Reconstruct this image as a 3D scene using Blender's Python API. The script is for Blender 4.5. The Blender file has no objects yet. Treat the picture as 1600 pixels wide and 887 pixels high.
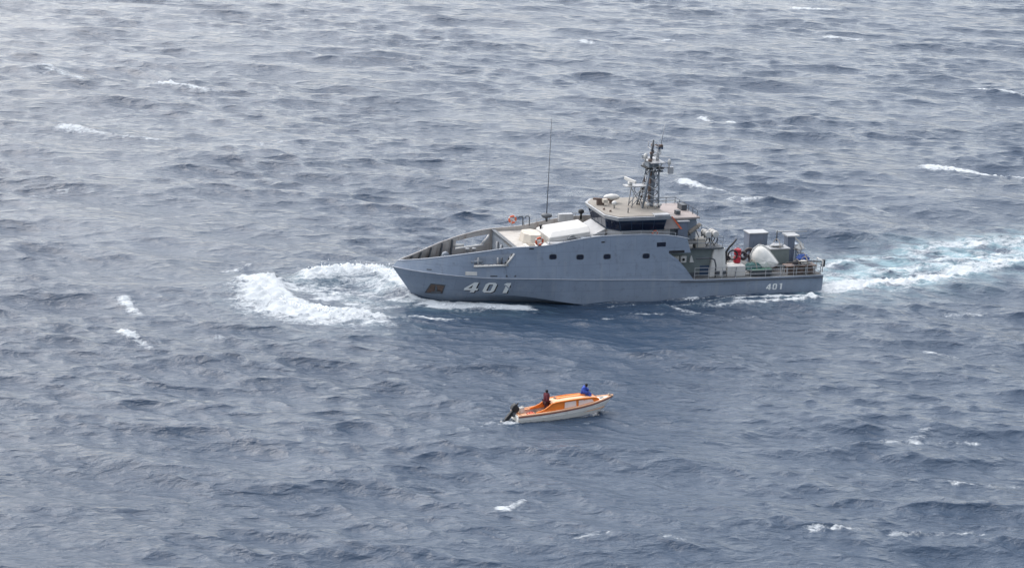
import bpy, bmesh, math, random
import numpy as np
from mathutils import Vector, Matrix

random.seed(7)
RNG = np.random.default_rng(11)
R = math.radians
SC = bpy.context.scene
COL = SC.collection

# ------------------------------------------------------------------ camera
CAM_H, DEP, ROLL = 47.2, R(15.1), R(2.2)
CAM_Y = -CAM_H / math.tan(DEP)
fwd = Vector((0, math.cos(DEP), -math.sin(DEP)))
r0 = Vector((1, 0, 0)); u0 = r0.cross(fwd)
right = r0 * math.cos(ROLL) + u0 * math.sin(ROLL)
up = u0 * math.cos(ROLL) - r0 * math.sin(ROLL)
cam_d = bpy.data.cameras.new('camera'); cam = bpy.data.objects.new('camera', cam_d); COL.objects.link(cam)
cam_d.sensor_width = 36.0; cam_d.lens = 72.0; cam_d.clip_start = 1.0; cam_d.clip_end = 30000
M = Matrix((right, up, -fwd)).transposed().to_4x4(); M.translation = Vector((0, CAM_Y, CAM_H))
cam.matrix_world = M
SC.camera = cam

# ------------------------------------------------------------------ sky, sun, exposure
SUN_AZ, SUN_EL = R(-45), R(50)          # azimuth from +Y, positive towards +X
world = bpy.data.worlds.new('World'); SC.world = world; world.use_nodes = True
wn = world.node_tree; wn.nodes.clear()
sky = wn.nodes.new('ShaderNodeTexSky'); sky.sky_type = 'NISHITA'; sky.sun_disc = False
sky.sun_elevation = SUN_EL; sky.sun_rotation = SUN_AZ
sky.air_density = 1.2; sky.dust_density = 4.5; sky.ozone_density = 1.5
hs = wn.nodes.new('ShaderNodeHueSaturation'); hs.inputs['Saturation'].default_value = 0.48
bg = wn.nodes.new('ShaderNodeBackground'); bg.inputs['Strength'].default_value = 0.15
wo = wn.nodes.new('ShaderNodeOutputWorld')
wn.links.new(sky.outputs[0], hs.inputs['Color']); wn.links.new(hs.outputs[0], bg.inputs[0]); wn.links.new(bg.outputs[0], wo.inputs[0])
sd = bpy.data.lights.new('sun', 'SUN'); sun = bpy.data.objects.new('sun', sd); COL.objects.link(sun)
sd.energy = 1.3; sd.angle = R(140); sd.color = (0.96, 0.98, 1.0)
sdir = Vector((math.sin(SUN_AZ) * math.cos(SUN_EL), math.cos(SUN_AZ) * math.cos(SUN_EL), math.sin(SUN_EL)))
sun.rotation_euler = sdir.to_track_quat('Z', 'Y').to_euler()
SC.view_settings.view_transform = 'Standard'; SC.view_settings.look = 'None'
SC.view_settings.exposure = 0.76; SC.view_settings.gamma = 1.0; SC.view_settings.use_curve_mapping = False
SC.render.engine = 'CYCLES'
SC.cycles.use_denoising = True; SC.cycles.denoiser = 'OPENIMAGEDENOISE'; SC.cycles.denoising_input_passes = 'RGB_ALBEDO_NORMAL'
SC.cycles.max_bounces = 6
SC.render.film_transparent = False

# ------------------------------------------------------------------ materials
MATS = {}
def mat(name, col, rough=0.55, metal=0.0, var=0.08, vscale=1.5, streak=None, spec=0.4, bump=0.0, spots=None):
    """painted or plain surface with a little procedural tone variation; streak = (colour, amount) for vertical run-off stains"""
    m = bpy.data.materials.new(name); m.use_nodes = True; MATS[name] = m
    nt = m.node_tree; N = nt.nodes; Lk = nt.links
    b = N['Principled BSDF']; b.inputs['Roughness'].default_value = rough; b.inputs['Metallic'].default_value = metal
    b.inputs['Specular IOR Level'].default_value = spec
    tc = N.new('ShaderNodeTexCoord')
    n1 = N.new('ShaderNodeTexNoise'); n1.inputs['Scale'].default_value = vscale; n1.inputs['Detail'].default_value = 5
    Lk.new(tc.outputs['Object'], n1.inputs['Vector'])
    mr = N.new('ShaderNodeMapRange'); mr.inputs[1].default_value = 0.3; mr.inputs[2].default_value = 0.7
    mr.inputs[3].default_value = 1 - var; mr.inputs[4].default_value = 1 + var
    Lk.new(n1.outputs['Fac'], mr.inputs[0])
    mul = N.new('ShaderNodeVectorMath'); mul.operation = 'SCALE'; mul.inputs[0].default_value = col
    Lk.new(mr.outputs[0], mul.inputs['Scale'])
    out = mul.outputs[0]
    def layer(out, fac_socket, c):
        mx = N.new('ShaderNodeMix'); mx.data_type = 'RGBA'
        Lk.new(fac_socket, mx.inputs[0]); Lk.new(out, mx.inputs[6]); mx.inputs[7].default_value = (*c, 1)
        return mx.outputs[2]
    if streak:
        c, amt, sc = streak
        mp = N.new('ShaderNodeMapping'); mp.inputs['Scale'].default_value = sc
        Lk.new(tc.outputs['Object'], mp.inputs[0])
        n2 = N.new('ShaderNodeTexNoise'); n2.inputs['Scale'].default_value = 1.0; n2.inputs['Detail'].default_value = 4
        Lk.new(mp.outputs[0], n2.inputs['Vector'])
        r2 = N.new('ShaderNodeMapRange'); r2.inputs[1].default_value = 0.55; r2.inputs[2].default_value = 0.75
        r2.inputs[3].default_value = 0; r2.inputs[4].default_value = amt
        Lk.new(n2.outputs['Fac'], r2.inputs[0]); out = layer(out, r2.outputs[0], c)
    if spots:
        c, amt, s = spots
        n3 = N.new('ShaderNodeTexNoise'); n3.inputs['Scale'].default_value = s; n3.inputs['Detail'].default_value = 6; n3.inputs['Roughness'].default_value = 0.7
        Lk.new(tc.outputs['Object'], n3.inputs['Vector'])
        r3 = N.new('ShaderNodeMapRange'); r3.inputs[1].default_value = 0.56; r3.inputs[2].default_value = 0.68; r3.inputs[4].default_value = amt
        Lk.new(n3.outputs['Fac'], r3.inputs[0]); out = layer(out, r3.outputs[0], c)
    Lk.new(out, b.inputs['Base Color'])
    if bump:
        bp = N.new('ShaderNodeBump'); bp.inputs['Strength'].default_value = bump; bp.inputs['Distance'].default_value = 0.05
        Lk.new(n1.outputs['Fac'], bp.inputs['Height']); Lk.new(bp.outputs[0], b.inputs['Normal'])
    return m

RUST = (0.16, 0.085, 0.05)
def add_seams(m):
    nt = m.node_tree; N = nt.nodes; Lk = nt.links; b = N['Principled BSDF']
    tc = N.new('ShaderNodeTexCoord'); sx = N.new('ShaderNodeSeparateXYZ'); cb = N.new('ShaderNodeCombineXYZ')
    Lk.new(tc.outputs['Object'], sx.inputs[0]); Lk.new(sx.outputs[0], cb.inputs[0]); Lk.new(sx.outputs[2], cb.inputs[1])
    br = N.new('ShaderNodeTexBrick'); br.inputs['Scale'].default_value = 1.0; br.inputs['Mortar Size'].default_value = 0.022; br.inputs['Mortar Smooth'].default_value = 0.6
    br.inputs['Brick Width'].default_value = 2.4; br.inputs['Row Height'].default_value = 1.15
    br.inputs['Color1'].default_value = (1, 1, 1, 1); br.inputs['Color2'].default_value = (0.95, 0.95, 0.95, 1); br.inputs['Mortar'].default_value = (0.80, 0.80, 0.80, 1)
    Lk.new(cb.outputs[0], br.inputs['Vector'])
    mx = N.new('ShaderNodeMix'); mx.data_type = 'RGBA'; mx.blend_type = 'MULTIPLY'; mx.inputs[0].default_value = 1.0
    old = b.inputs['Base Color'].links[0].from_socket; Lk.new(old, mx.inputs[6]); Lk.new(br.outputs['Color'], mx.inputs[7]); Lk.new(mx.outputs[2], b.inputs['Base Color'])
mat('hull_grey', (0.235, 0.285, 0.365), 0.5, var=0.09, vscale=0.6, streak=((0.31, 0.345, 0.39), 0.55, (1.6, 1.6, 0.13)), spots=((0.12, 0.13, 0.15), 0.35, 2.2), bump=0.15)
add_seams(MATS['hull_grey'])
mat('locker_blue', (0.15, 0.18, 0.24), 0.55, var=0.12, streak=(RUST, 0.3, (4, 4, 0.4)))
mat('hull_lip', (0.33, 0.36, 0.41), 0.5, var=0.12)
mat('antifoul', (0.05, 0.065, 0.10), 0.5)
mat('grey', (0.19, 0.22, 0.26), 0.5, var=0.12, streak=(RUST, 0.25, (4, 4, 0.4)))
mat('dark_grey', (0.075, 0.085, 0.10), 0.55, var=0.15)
mat('light_grey', (0.36, 0.37, 0.385), 0.5, var=0.1, streak=(RUST, 0.25, (5, 5, 0.5)))
mat('inner_bulwark', (0.46, 0.44, 0.425), 0.7, var=0.15, streak=(RUST, 0.6, (2.5, 2.5, 0.3)), spots=(RUST, 0.5, 3.0))
mat('deck_dark', (0.13, 0.135, 0.14), 0.8, var=0.2, spots=(RUST, 0.5, 1.5))
mat('deck_cream', (0.44, 0.42, 0.39), 0.75, var=0.08, streak=((0.22, 0.15, 0.11), 0.9, (1.1, 5.0, 1)), spots=((0.26, 0.21, 0.17), 0.6, 1.6))
mat('roof_tan', (0.25, 0.23, 0.205), 0.8, var=0.1, spots=((0.24, 0.2, 0.17), 0.5, 1.3))
mat('white', (0.52, 0.515, 0.50), 0.5, var=0.04)
mat('spray_white', (0.88, 0.9, 0.92), 0.7, var=0.0)
mat('white_worn', (0.60, 0.59, 0.565), 0.6, var=0.07, streak=((0.36, 0.30, 0.25), 0.5, (4, 4, 0.5)))
mat('canvas', (0.78, 0.76, 0.71), 0.85, var=0.1, vscale=2.5, bump=0.6)
mat('cream', (0.50, 0.46, 0.40), 0.65, var=0.08, streak=((0.34, 0.25, 0.18), 0.5, (4, 4, 0.5)))
mat('glass', (0.012, 0.02, 0.045), 0.08, var=0.0, spec=0.6)
mat('porthole_glass', (0.01, 0.014, 0.03), 0.12, var=0.0, spec=0.5)
mat('window_frame', (0.045, 0.075, 0.13), 0.4)
mat('black', (0.02, 0.022, 0.026), 0.6)
mat('rubber', (0.03, 0.028, 0.04), 0.75, var=0.2)
mat('red_orange', (0.62, 0.13, 0.06), 0.55, var=0.1)
mat('red', (0.42, 0.02, 0.04), 0.5, var=0.1)
mat('pink_panel', (0.33, 0.285, 0.275), 0.7, var=0.1)
mat('blue_tarp', (0.03, 0.08, 0.30), 0.6, var=0.2, vscale=5, bump=0.5)
mat('green_net', (0.05, 0.12, 0.12), 0.8, var=0.4, vscale=9, bump=0.8)
mat('grey_green', (0.16, 0.19, 0.19), 0.6, var=0.1)
mat('rope', (0.30, 0.26, 0.22), 0.9, var=0.2)
mat('brown', (0.14, 0.10, 0.085), 0.75, var=0.3, vscale=4)
mat('digit_white', (0.86, 0.87, 0.86), 0.5, spots=((0.5, 0.53, 0.57), 0.4, 3.0))
mat('orange', (0.78, 0.22, 0.03), 0.45, var=0.08, spots=((0.75, 0.36, 0.16), 0.5, 2.0))
mat('pale_orange', (0.74, 0.43, 0.26), 0.5, var=0.08, spots=((0.78, 0.6, 0.5), 0.7, 2.2))
mat('boat_white', (0.82, 0.79, 0.74), 0.45, var=0.06, streak=((0.42, 0.36, 0.30), 0.4, (3, 3, 0.6)))
mat('maroon_trim', (0.20, 0.05, 0.04), 0.5)
mat('window_pale', (0.80, 0.66, 0.60), 0.25, var=0.08)
mat('skin', (0.045, 0.026, 0.02), 0.55)
mat('maroon_cloth', (0.10, 0.018, 0.03), 0.85, var=0.2, vscale=8)
mat('maroon_dark', (0.05, 0.014, 0.02), 0.85, var=0.2, vscale=8)
mat('blue_cloth', (0.03, 0.07, 0.36), 0.8, var=0.2, vscale=8)
mat('dark_cloth', (0.02, 0.02, 0.03), 0.85)
mat('hair', (0.012, 0.011, 0.012), 0.8)
mat('green_paint', (0.10, 0.22, 0.16), 0.6)

# ------------------------------------------------------------------ mesh helpers
class MB:
    def __init__(s): s.v = []; s.f = []
    def add(s, vs, fs):
        o = len(s.v); s.v += [tuple(p) for p in vs]; s.f += [tuple(i + o for i in f) for f in fs]; return s
    def box(s, x0, x1, y0, y1, z0, z1, taper=0.0, shear=(0, 0)):
        cx, cy = (x0 + x1) / 2, (y0 + y1) / 2
        def q(x, y, z):
            if z == z1: x = cx + (x - cx) * (1 - taper) + shear[0]; y = cy + (y - cy) * (1 - taper) + shear[1]
            return (x, y, z)
        vs = [q(x, y, z) for z in (z0, z1) for y in (y0, y1) for x in (x0, x1)]
        return s.add(vs, [(0, 2, 3, 1), (4, 5, 7, 6), (0, 1, 5, 4), (2, 6, 7, 3), (0, 4, 6, 2), (1, 3, 7, 5)])
    def prism(s, pts, z0, z1, pts1=None):
        n = len(pts); p1 = pts1 or pts
        z0f = z0 if callable(z0) else (lambda p: z0); z1f = z1 if callable(z1) else (lambda p: z1)
        vs = [(p[0], p[1], z0f(p)) for p in pts] + [(p[0], p[1], z1f(p)) for p in p1]
        return s.add(vs, [tuple(range(n))[::-1], tuple(range(n, 2 * n))] + [(i, (i + 1) % n, n + (i + 1) % n, n + i) for i in range(n)])
    def tube(s, path, r, n=8, r1=None, cap=True):
        P = [Vector(p) for p in path]; k = len(P); o = len(s.v)
        prev = None
        for i, p in enumerate(P):
            d = (P[min(i + 1, k - 1)] - P[max(i - 1, 0)]).normalized()
            a = Vector((0, 0, 1)) if abs(d.z) < 0.9 else Vector((1, 0, 0))
            if prev is not None: a = prev
            e1 = (a - d * a.dot(d)).normalized(); e2 = d.cross(e1); prev = e1
            rr = r if r1 is None else r + (r1 - r) * i / (k - 1)
            if isinstance(r, (list, tuple)): rr = r[i]
            for j in range(n):
                t = 2 * math.pi * j / n; s.v.append(tuple(p + e1 * (rr * math.cos(t)) + e2 * (rr * math.sin(t))))
        for i in range(k - 1):
            for j in range(n):
                s.f.append((o + i * n + j, o + i * n + (j + 1) % n, o + (i + 1) * n + (j + 1) % n, o + (i + 1) * n + j))
        if cap:
            s.f.append(tuple(o + j for j in range(n))[::-1]); s.f.append(tuple(o + (k - 1) * n + j for j in range(n)))
        return s
    def torus(s, c, R_, r, ax=(0, 0, 1), n=20, m=8, a0=0.0, a1=2 * math.pi):
        q = Vector(ax).to_track_quat('Z', 'Y'); o = len(s.v); full = abs(a1 - a0 - 2 * math.pi) < 1e-6
        k = n if full else n + 1
        for i in range(k):
            t = a0 + (a1 - a0) * i / n
            for j in range(m):
                u = 2 * math.pi * j / m
                p = Vector(((R_ + r * math.cos(u)) * math.cos(t), (R_ + r * math.cos(u)) * math.sin(t), r * math.sin(u)))
                s.v.append(tuple(q @ p + Vector(c)))
        for i in range(n):
            i2 = (i + 1) % k
            for j in range(m):
                s.f.append((o + i * m + j, o + i2 * m + j, o + i2 * m + (j + 1) % m, o + i * m + (j + 1) % m))
        return s
    def lathe(s, prof, c=(0, 0, 0), ax=(0, 0, 1), n=16):
        q = Vector(ax).to_track_quat('Z', 'Y'); o = len(s.v)
        for (r, h) in prof:
            for j in range(n):
                t = 2 * math.pi * j / n; s.v.append(tuple(q @ Vector((r * math.cos(t), r * math.sin(t), h)) + Vector(c)))
        for i in range(len(prof) - 1):
            for j in range(n):
                s.f.append((o + i * n + j, o + i * n + (j + 1) % n, o + (i + 1) * n + (j + 1) % n, o + (i + 1) * n + j))
        s.f.append(tuple(o + j for j in range(n))[::-1]); s.f.append(tuple(o + (len(prof) - 1) * n + j for j in range(n)))
        return s
    def blob(s, c, rad, seed=0, amp=0.25, n=18, m=12, flat=0.0, freq=2.0):
        """crumpled bundle"""
        rg = random.Random(seed); ph = [(rg.uniform(0.6, 1.5) * freq, Vector((rg.uniform(-1, 1), rg.uniform(-1, 1), rg.uniform(-1, 1))), rg.uniform(0, 6.3)) for _ in range(9)]
        o = len(s.v)
        for i in range(m + 1):
            th = math.pi * i / m
            for j in range(n):
                t = 2 * math.pi * j / n
                d = Vector((math.sin(th) * math.cos(t), math.sin(th) * math.sin(t), math.cos(th)))
                k = 1 + amp * sum(math.sin(f * 2.2 * d.dot(w) * 2 + p) for f, w, p in ph) / 4
                z = d.z * rad[2] * k
                if d.z < 0: z *= (1 - flat)
                s.v.append((c[0] + d.x * rad[0] * k, c[1] + d.y * rad[1] * k, c[2] + z))
        for i in range(m):
            for j in range(n):
                s.f.append((o + i * n + j, o + (i + 1) * n + j, o + (i + 1) * n + (j + 1) % n, o + i * n + (j + 1) % n))
        return s
    def build(s, name, m, parent=None, smooth=False, bevel=0.0, auto=None):
        me = bpy.data.meshes.new(name); me.from_pydata(s.v, [], s.f)
        bm = bmesh.new(); bm.from_mesh(me); bmesh.ops.remove_doubles(bm, verts=bm.verts, dist=1e-5)
        bmesh.ops.recalc_face_normals(bm, faces=bm.faces); bm.to_mesh(me); bm.free()
        ms = m if isinstance(m, (list, tuple)) else [m]
        for k in ms: me.materials.append(MATS[k])
        if smooth:
            for p in me.polygons: p.use_smooth = True
            if auto is not None: me.set_sharp_from_angle(angle=auto)
        ob = bpy.data.objects.new(name, me); COL.objects.link(ob); ob.parent = parent
        if bevel:
            b = ob.modifiers.new('bevel', 'BEVEL'); b.width = bevel; b.segments = 2; b.limit_method = 'ANGLE'
        return ob

def tag(o, label, cat=None, group=None, kind=None):
    o['label'] = label
    if cat: o['category'] = cat
    if group: o['group'] = group
    if kind: o['kind'] = kind
    return o
def empty(name, mw):
    o = bpy.data.objects.new(name, None); COL.objects.link(o); o.empty_display_size = 0.3; o.matrix_world = mw; return o
def crom(xs, ys, x):
    """smooth (Catmull-Rom / PCHIP-like) interpolation"""
    xs = np.asarray(xs, float); ys = np.asarray(ys, float)
    if xs[0] > xs[-1]: xs = xs[::-1]; ys = ys[::-1]
    h = np.diff(xs); dl = np.diff(ys) / h; m = np.zeros_like(xs)
    m[1:-1] = np.where(dl[:-1] * dl[1:] > 0, 2 * dl[:-1] * dl[1:] / (dl[:-1] + dl[1:] + 1e-12), 0); m[0] = dl[0]; m[-1] = dl[-1]
    x = np.clip(np.asarray(x, float), xs[0], xs[-1]); i = np.clip(np.searchsorted(xs, x) - 1, 0, len(h) - 1)
    t = (x - xs[i]) / h[i]
    return (2 * t**3 - 3 * t**2 + 1) * ys[i] + (t**3 - 2 * t**2 + t) * h[i] * m[i] + (-2 * t**3 + 3 * t**2) * ys[i + 1] + (t**3 - t**2) * h[i] * m[i + 1]

# ------------------------------------------------------------------ frames of the two vessels
HEAD = R(18)
SHIP_O = Vector((26.49, 5.07, 0.0))
SHIP = Matrix.Translation(SHIP_O) @ Matrix.Rotation(math.pi + HEAD, 4, 'Z')
BH = R(24)
BOAT_O = Vector((0.56, -36.95, -0.15))
BOAT = Matrix.Translation(BOAT_O) @ Matrix.Rotation(BH, 4, 'Z') @ Matrix.Rotation(R(-2.2), 4, 'Y')

# ------------------------------------------------------------------ hull lines (metres from the transom, half-breadth, height)
KNU_X = [0, 6, 12, 17.5, 22, 26, 28.5, 30.5, 32.5, 34.5, 36, 37.4, 38.2, 38.6]
KNU_Y = [3.75, 3.92, 4.0, 4.02, 4.02, 3.92, 3.74, 3.46, 3.02, 2.36, 1.68, 0.92, 0.36, 0.02]
KNU_Z = [1.5, 1.58, 1.68, 1.93, 2.12, 2.33, 2.42, 2.48, 2.56, 2.68, 2.77, 2.87, 2.95, 3.0]
CHI_X = [0, 6, 12, 17.5, 21, 23, 25, 27, 29.0, 30.5, 32.0, 33.5, 35.0, 36.2, 36.9]
CHI_Y = [3.62, 3.78, 3.86, 3.9, 3.88, 3.84, 3.62, 3.2, 2.75, 2.38, 1.96, 1.5, 0.95, 0.42, 0.02]
CHI_Z = [-0.4, -0.42, -0.42, -0.38, -0.22, -0.02, 0.28, 0.58, 0.76, 0.78, 0.75, 0.7, 0.64, 0.6, 0.6]
RAI_X = [12.9, 14.05, 15.4, 17.8, 21.0, 23.5, 26.5, 29.0, 31.5, 33.9, 36.2, 37.5, 38.1]
RAI_Y = [3.78, 3.78, 3.78, 3.78, 3.76, 3.72, 3.64, 3.46, 3.08, 2.26, 1.12, 0.42, 0.03]
RAI_Z = [5.25, 5.52, 5.72, 5.86, 5.84, 5.58, 5.14, 5.05, 4.72, 4.27, 3.78, 3.56, 3.47]
def side_y(x, z):
    """half-breadth of the lower side plating"""
    ky, kz = float(crom(KNU_X, KNU_Y, x)), float(crom(KNU_X, KNU_Z, x)); cy, cz = float(crom(CHI_X, CHI_Y, x)), float(crom(CHI_X, CHI_Z, x))
    return cy + (ky - cy) * (z - cz) / (kz - cz)
def upper_y(x, z):
    ky, kz = float(crom(KNU_X, KNU_Y, x)), float(crom(KNU_X, KNU_Z, x)); ry, rz = float(crom(RAI_X, RAI_Y, x)), float(crom(RAI_X, RAI_Z, x))
    return ky + (ry - ky) * (z - kz) / (rz - kz)

# ================================================================== THE SEA
DOWNWIND = R(260)                       # waves run to the lower left of the picture
WDIR = np.array([math.cos(DOWNWIND), math.sin(DOWNWIND)])
CHOP = 1.25
def sea_mesh():
    th_f = np.arange(R(-21), R(21), 0.00128)
    th_c = np.linspace(R(21), R(339), 90)
    th = np.concatenate([th_f, th_c[:-1]])
    rr = [88.0]
    while rr[-1] < 470: rr.append(rr[-1] * 1.00142)
    inner = list(np.linspace(4, 87, 34)); outer = [rr[-1] * 1.03]
    while outer[-1] < 14000: outer.append(outer[-1] * 1.06)
    r = np.array(inner + rr + outer); nr, nt = len(r), len(th)
    dr = np.gradient(r); dth = np.full(nt, 0.00128); dth[len(th_f):] = R(3.5)
    Rg, Tg = np.meshgrid(r, th, indexing='ij')
    X = (Rg * np.sin(Tg)).astype(np.float32).ravel(); Y = (CAM_Y + Rg * np.cos(Tg)).astype(np.float32).ravel()
    H = np.maximum(dr[:, None], Rg * dth[None, :]).astype(np.float32).ravel()
    # --- wind sea: many crossing wave trains
    n = 190
    lam = np.exp(np.linspace(math.log(1.0), math.log(30.0), n)) * RNG.uniform(0.96, 1.04, n)
    spread = np.interp(np.log(lam), [0, 1.4, 3.4], [R(38), R(24), R(17)])
    ang = DOWNWIND + RNG.normal(0, 1, n) * spread
    k = 2 * np.pi / lam
    slope = 0.0178 * np.interp(lam, [1.0, 2.5, 5, 10, 20, 30], [1.35, 1.35, 1.2, 1.05, 0.65, 0.25])
    a = slope / k; ph = RNG.uniform(0, 2 * np.pi, n)
    Z = np.zeros_like(X); DX = np.zeros_like(X); DY = np.zeros_like(X); J = np.zeros_like(X)
    # gustiness: patches of rougher and smoother water
    g = np.zeros_like(X)
    for _ in range(12):
        L_ = RNG.uniform(18, 70); t = RNG.uniform(0, 6.28); g += np.sin((X * math.cos(t) + Y * math.sin(t)) * np.float32(2 * np.pi / L_) + np.float32(RNG.uniform(0, 6.28)))
    g = np.clip(1.0 + 0.13 * g, 0.55, 1.5)
    for i in range(n):
        c, s = math.cos(ang[i]), math.sin(ang[i])
        w = np.clip((lam[i] / H - 2.5) / 2.5, 0, 1) * np.float32(a[i])
        if lam[i] < 6: w = w * g
        p = (X * np.float32(c * k[i]) + Y * np.float32(s * k[i]) + np.float32(ph[i]))
        sp, cp = np.sin(p), np.cos(p)
        Z += w * cp; DX -= w * sp * np.float32(CHOP * c); DY -= w * sp * np.float32(CHOP * s)
        J += w * cp * np.float32(k[i])
    # --- ship frame coordinates
    ca, sa = math.cos(HEAD), math.sin(HEAD)
    ux, uy = X - SHIP_O.x, Y - SHIP_O.y
    SX = -(ux * ca + uy * sa); SY = ux * sa - uy * ca
    near_ship = np.clip(1 - np.maximum(np.maximum(SX - 39, -SX - 1), np.abs(SY) - 4.5) / 5.0, 0, 1)
    cb, sb = math.cos(BH), math.sin(BH)
    vx, vy = X - BOAT_O.x, Y - BOAT_O.y
    BX = vx * cb + vy * sb; BY = -vx * sb + vy * cb
    near_boat = np.clip(1 - np.maximum(np.maximum(BX - 8, -BX), np.abs(BY) - 1.0) / 3.0, 0, 1)
    att = (1 - 0.62 * near_ship) * (1 - 0.7 * near_boat)
    Z *= att; DX *= att; DY *= att
    Z -= 0.3 * np.clip(1 - np.maximum(np.maximum(BX - 6.3, 0.3 - BX), np.abs(BY) - 0.45) / 0.2, 0, 1)
    foam = np.zeros_like(X); aer = np.zeros_like(X)
    # ambient: the steepest natural crests break a little
    foam += 0.55 * np.clip((J * att - 0.62) / 0.35, 0, 1)
    def dist(px, py, pts):
        d = np.full(px.shape, 1e9, np.float32); tt = np.zeros_like(px); sd_ = np.zeros_like(px)
        segs = len(pts) - 1
        for q in range(segs):
            (x0, y0), (x1, y1) = pts[q], pts[q + 1]; dx, dy = x1 - x0, y1 - y0; L2 = dx * dx + dy * dy
            t = np.clip(((px - x0) * dx + (py - y0) * dy) / L2, 0, 1)
            ex, ey = px - x0 - t * dx, py - y0 - t * dy
            e = np.sqrt(ex * ex + ey * ey); m_ = e < d
            d = np.where(m_, e, d); tt = np.where(m_, (q + t) / segs, tt); sd_ = np.where(m_, np.sign(dx * ey - dy * ex), sd_)
        return d, tt, sd_
    def box(px, py, pts, pad):
        xs = [p[0] for p in pts]; ys = [p[1] for p in pts]
        return np.nonzero((px > min(xs) - pad) & (px < max(xs) + pad) & (py > min(ys) - pad) & (py < max(ys) + pad))[0]
    # --- whitecaps: (points, width, foam at head, foam at tail, crest height)
    caps = [
        ([(-47.2, 95.1), (-44.7, 93.7), (-41.0, 90.0), (-36.9, 90.0)], 1.1, 1.25, 0.25, 0.5),
        ([(-65.5, 104.7), (-62.7, 102.1), (-58.2, 95.2)], 1.3, 0.6, 0.5, 0.35),
        ([(-52.9, 61.7), (-50.8, 60.5), (-46.5, 57.9), (-41.4, 55.9)], 1.4, 0.75, 0.45, 0.4),
        ([(-32.3, 56.9), (-26.7, 59.5)], 1.3, 0.45, 0.3, 0.15),
        ([(-32.6, -9.9), (-31.5, -12.1), (-30.3, -14.2)], 0.55, 1.0, 0.55, 0.3),
        ([(-30.5, -19.4), (-29.4, -21.0), (-27.6, -22.9)], 0.5, 1.0, 0.45, 0.3),
        ([(0.0, -54.5), (0.7, -53.7), (1.5, -52.5)], 0.42, 1.0, 0.7, 0.2),
        ([(18.6, 44.6), (20.5, 43.3), (23.4, 42.9)], 0.85, 1.3, 0.5, 0.5),
        ([(48.4, 58.3), (52.1, 57.9), (58.1, 56.5)], 1.3, 1.05, 0.9, 0.4),
        ([(47.6, 45.9), (50.2, 47.0)], 0.6, 0.65, 0.5, 0.2),
        ([(66.4, 117.0), (67.9, 113.0), (70.9, 110.5)], 1.2, 0.95, 0.8, 0.4),
        ([(50.2, 200.8), (57.9, 201.2)], 1.4, 0.95, 0.6, 0.35),
        ([(51.2, 163.8), (56.0, 162.8)], 1.2, 0.8, 0.5, 0.3),
        ([(9.8, 146.5), (12.6, 145.9)], 1.1, 0.8, 0.6, 0.3),
        ([(23.9, 85.8), (24.9, 83.3)], 0.7, 0.85, 0.5, 0.25),
        ([(27.2, 84.2), (28.9, 82.3)], 0.6, 0.8, 0.5, 0.25),
        ([(28.8, -38.4), (31.0, -35.1)], 0.5, 0.55, 0.5, 0.05),
        ([(26.6, -39.0), (33.4, -37.9)], 0.4, 0.45, 0.45, 0.05),
        ([(29.9, -46.2), (34.9, -45.2)], 0.4, 0.5, 0.5, 0.1),
        ([(19.4, -56.6), (22.9, -55.5)], 0.6, 0.52, 0.5, 0.0),
        ([(24.3, -56.4), (29.6, -55.7)], 0.5, 0.52, 0.5, 0.0),
        ([(4.5, -59.1), (6.2, -58.3)], 0.5, 0.5, 0.5, 0.0),
        ([(23.1, 37.8), (26.9, 37.8)], 0.9, 0.5, 0.4, 0.1),
        ([(-51.0, 27.8), (-46.1, 29.3)], 0.9, 0.5, 0.5, 0.25),
        ([(-23.2, -19.3), (-20.6, -19.5)], 0.6, 0.5, 0.35, 0.05),
        ([(37.7, -4.3), (40.5, -3.9)], 0.55, 0.55, 0.45, 0.05),
        ([(34.2, -15.8), (36.3, -16.9)], 0.55, 0.5, 0.4, 0.1),
        ([(38.2, 36.4), (40.0, 35.2)], 0.5, 0.6, 0.4, 0.2),
        ([(23.7, 153.6), (25.8, 154.2)], 1.0, 0.7, 0.4, 0.2),
        ([(-11.4, 143.0), (-9.4, 143.5)], 0.9, 0.55, 0.4, 0.2),
        ([(-25.1, 1.4), (-24.0, 3.4)], 0.6, 0.55, 0.5, 0.2),
        ([(9.9, -58.6), (11.1, -59.0)], 0.4, 0.5, 0.5, 0.0),
        ([(13.0, -5.6), (16.4, -7.3), (20.7, -7.5)], 0.5, 0.5, 0.45, 0.0),
    ]
    for pts, wd, f0, f1, hh in caps:
        f0 = f0 * 1.05 + .1; f1 = f1 * 1.0 + .08; wd = wd * 1.15
        ix = box(X, Y, pts, wd * 4); d, t, sd_ = dist(X[ix], Y[ix], pts)
        w_ = wd * (1.15 - 0.5 * t)
        foam[ix] = np.maximum(foam[ix], (f0 + (f1 - f0) * t) * np.exp(-(d / w_) ** 2))
        Z[ix] += hh * (1 - 0.6 * t) * np.exp(-(d / (w_ * 1.3)) ** 2)
    # --- bow waves, hull-side foam and wake, in ship coordinates
    def S(pts, wd, f0, f1, hh=0.0, ar=0.0, side=0.0):
        """side > 0: foam spreads much further on that hand of the line"""
        ix = box(SX, SY, pts, wd * 6); d, t, sd_ = dist(SX[ix], SY[ix], pts)
        w_ = np.where(sd_ * side > 0, wd * (1 + 2.5 * abs(side)), wd) if side else wd
        e = np.exp(-(d / w_) ** 2)
        foam[ix] = np.maximum(foam[ix], (f0 + (f1 - f0) * t) * e)
        Z[ix] += hh * np.exp(-(d / (w_ * 1.2)) ** 2)
        aer[ix] = np.maximum(aer[ix], ar * np.exp(-(d / (w_ * 1.8)) ** 2))
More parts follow.
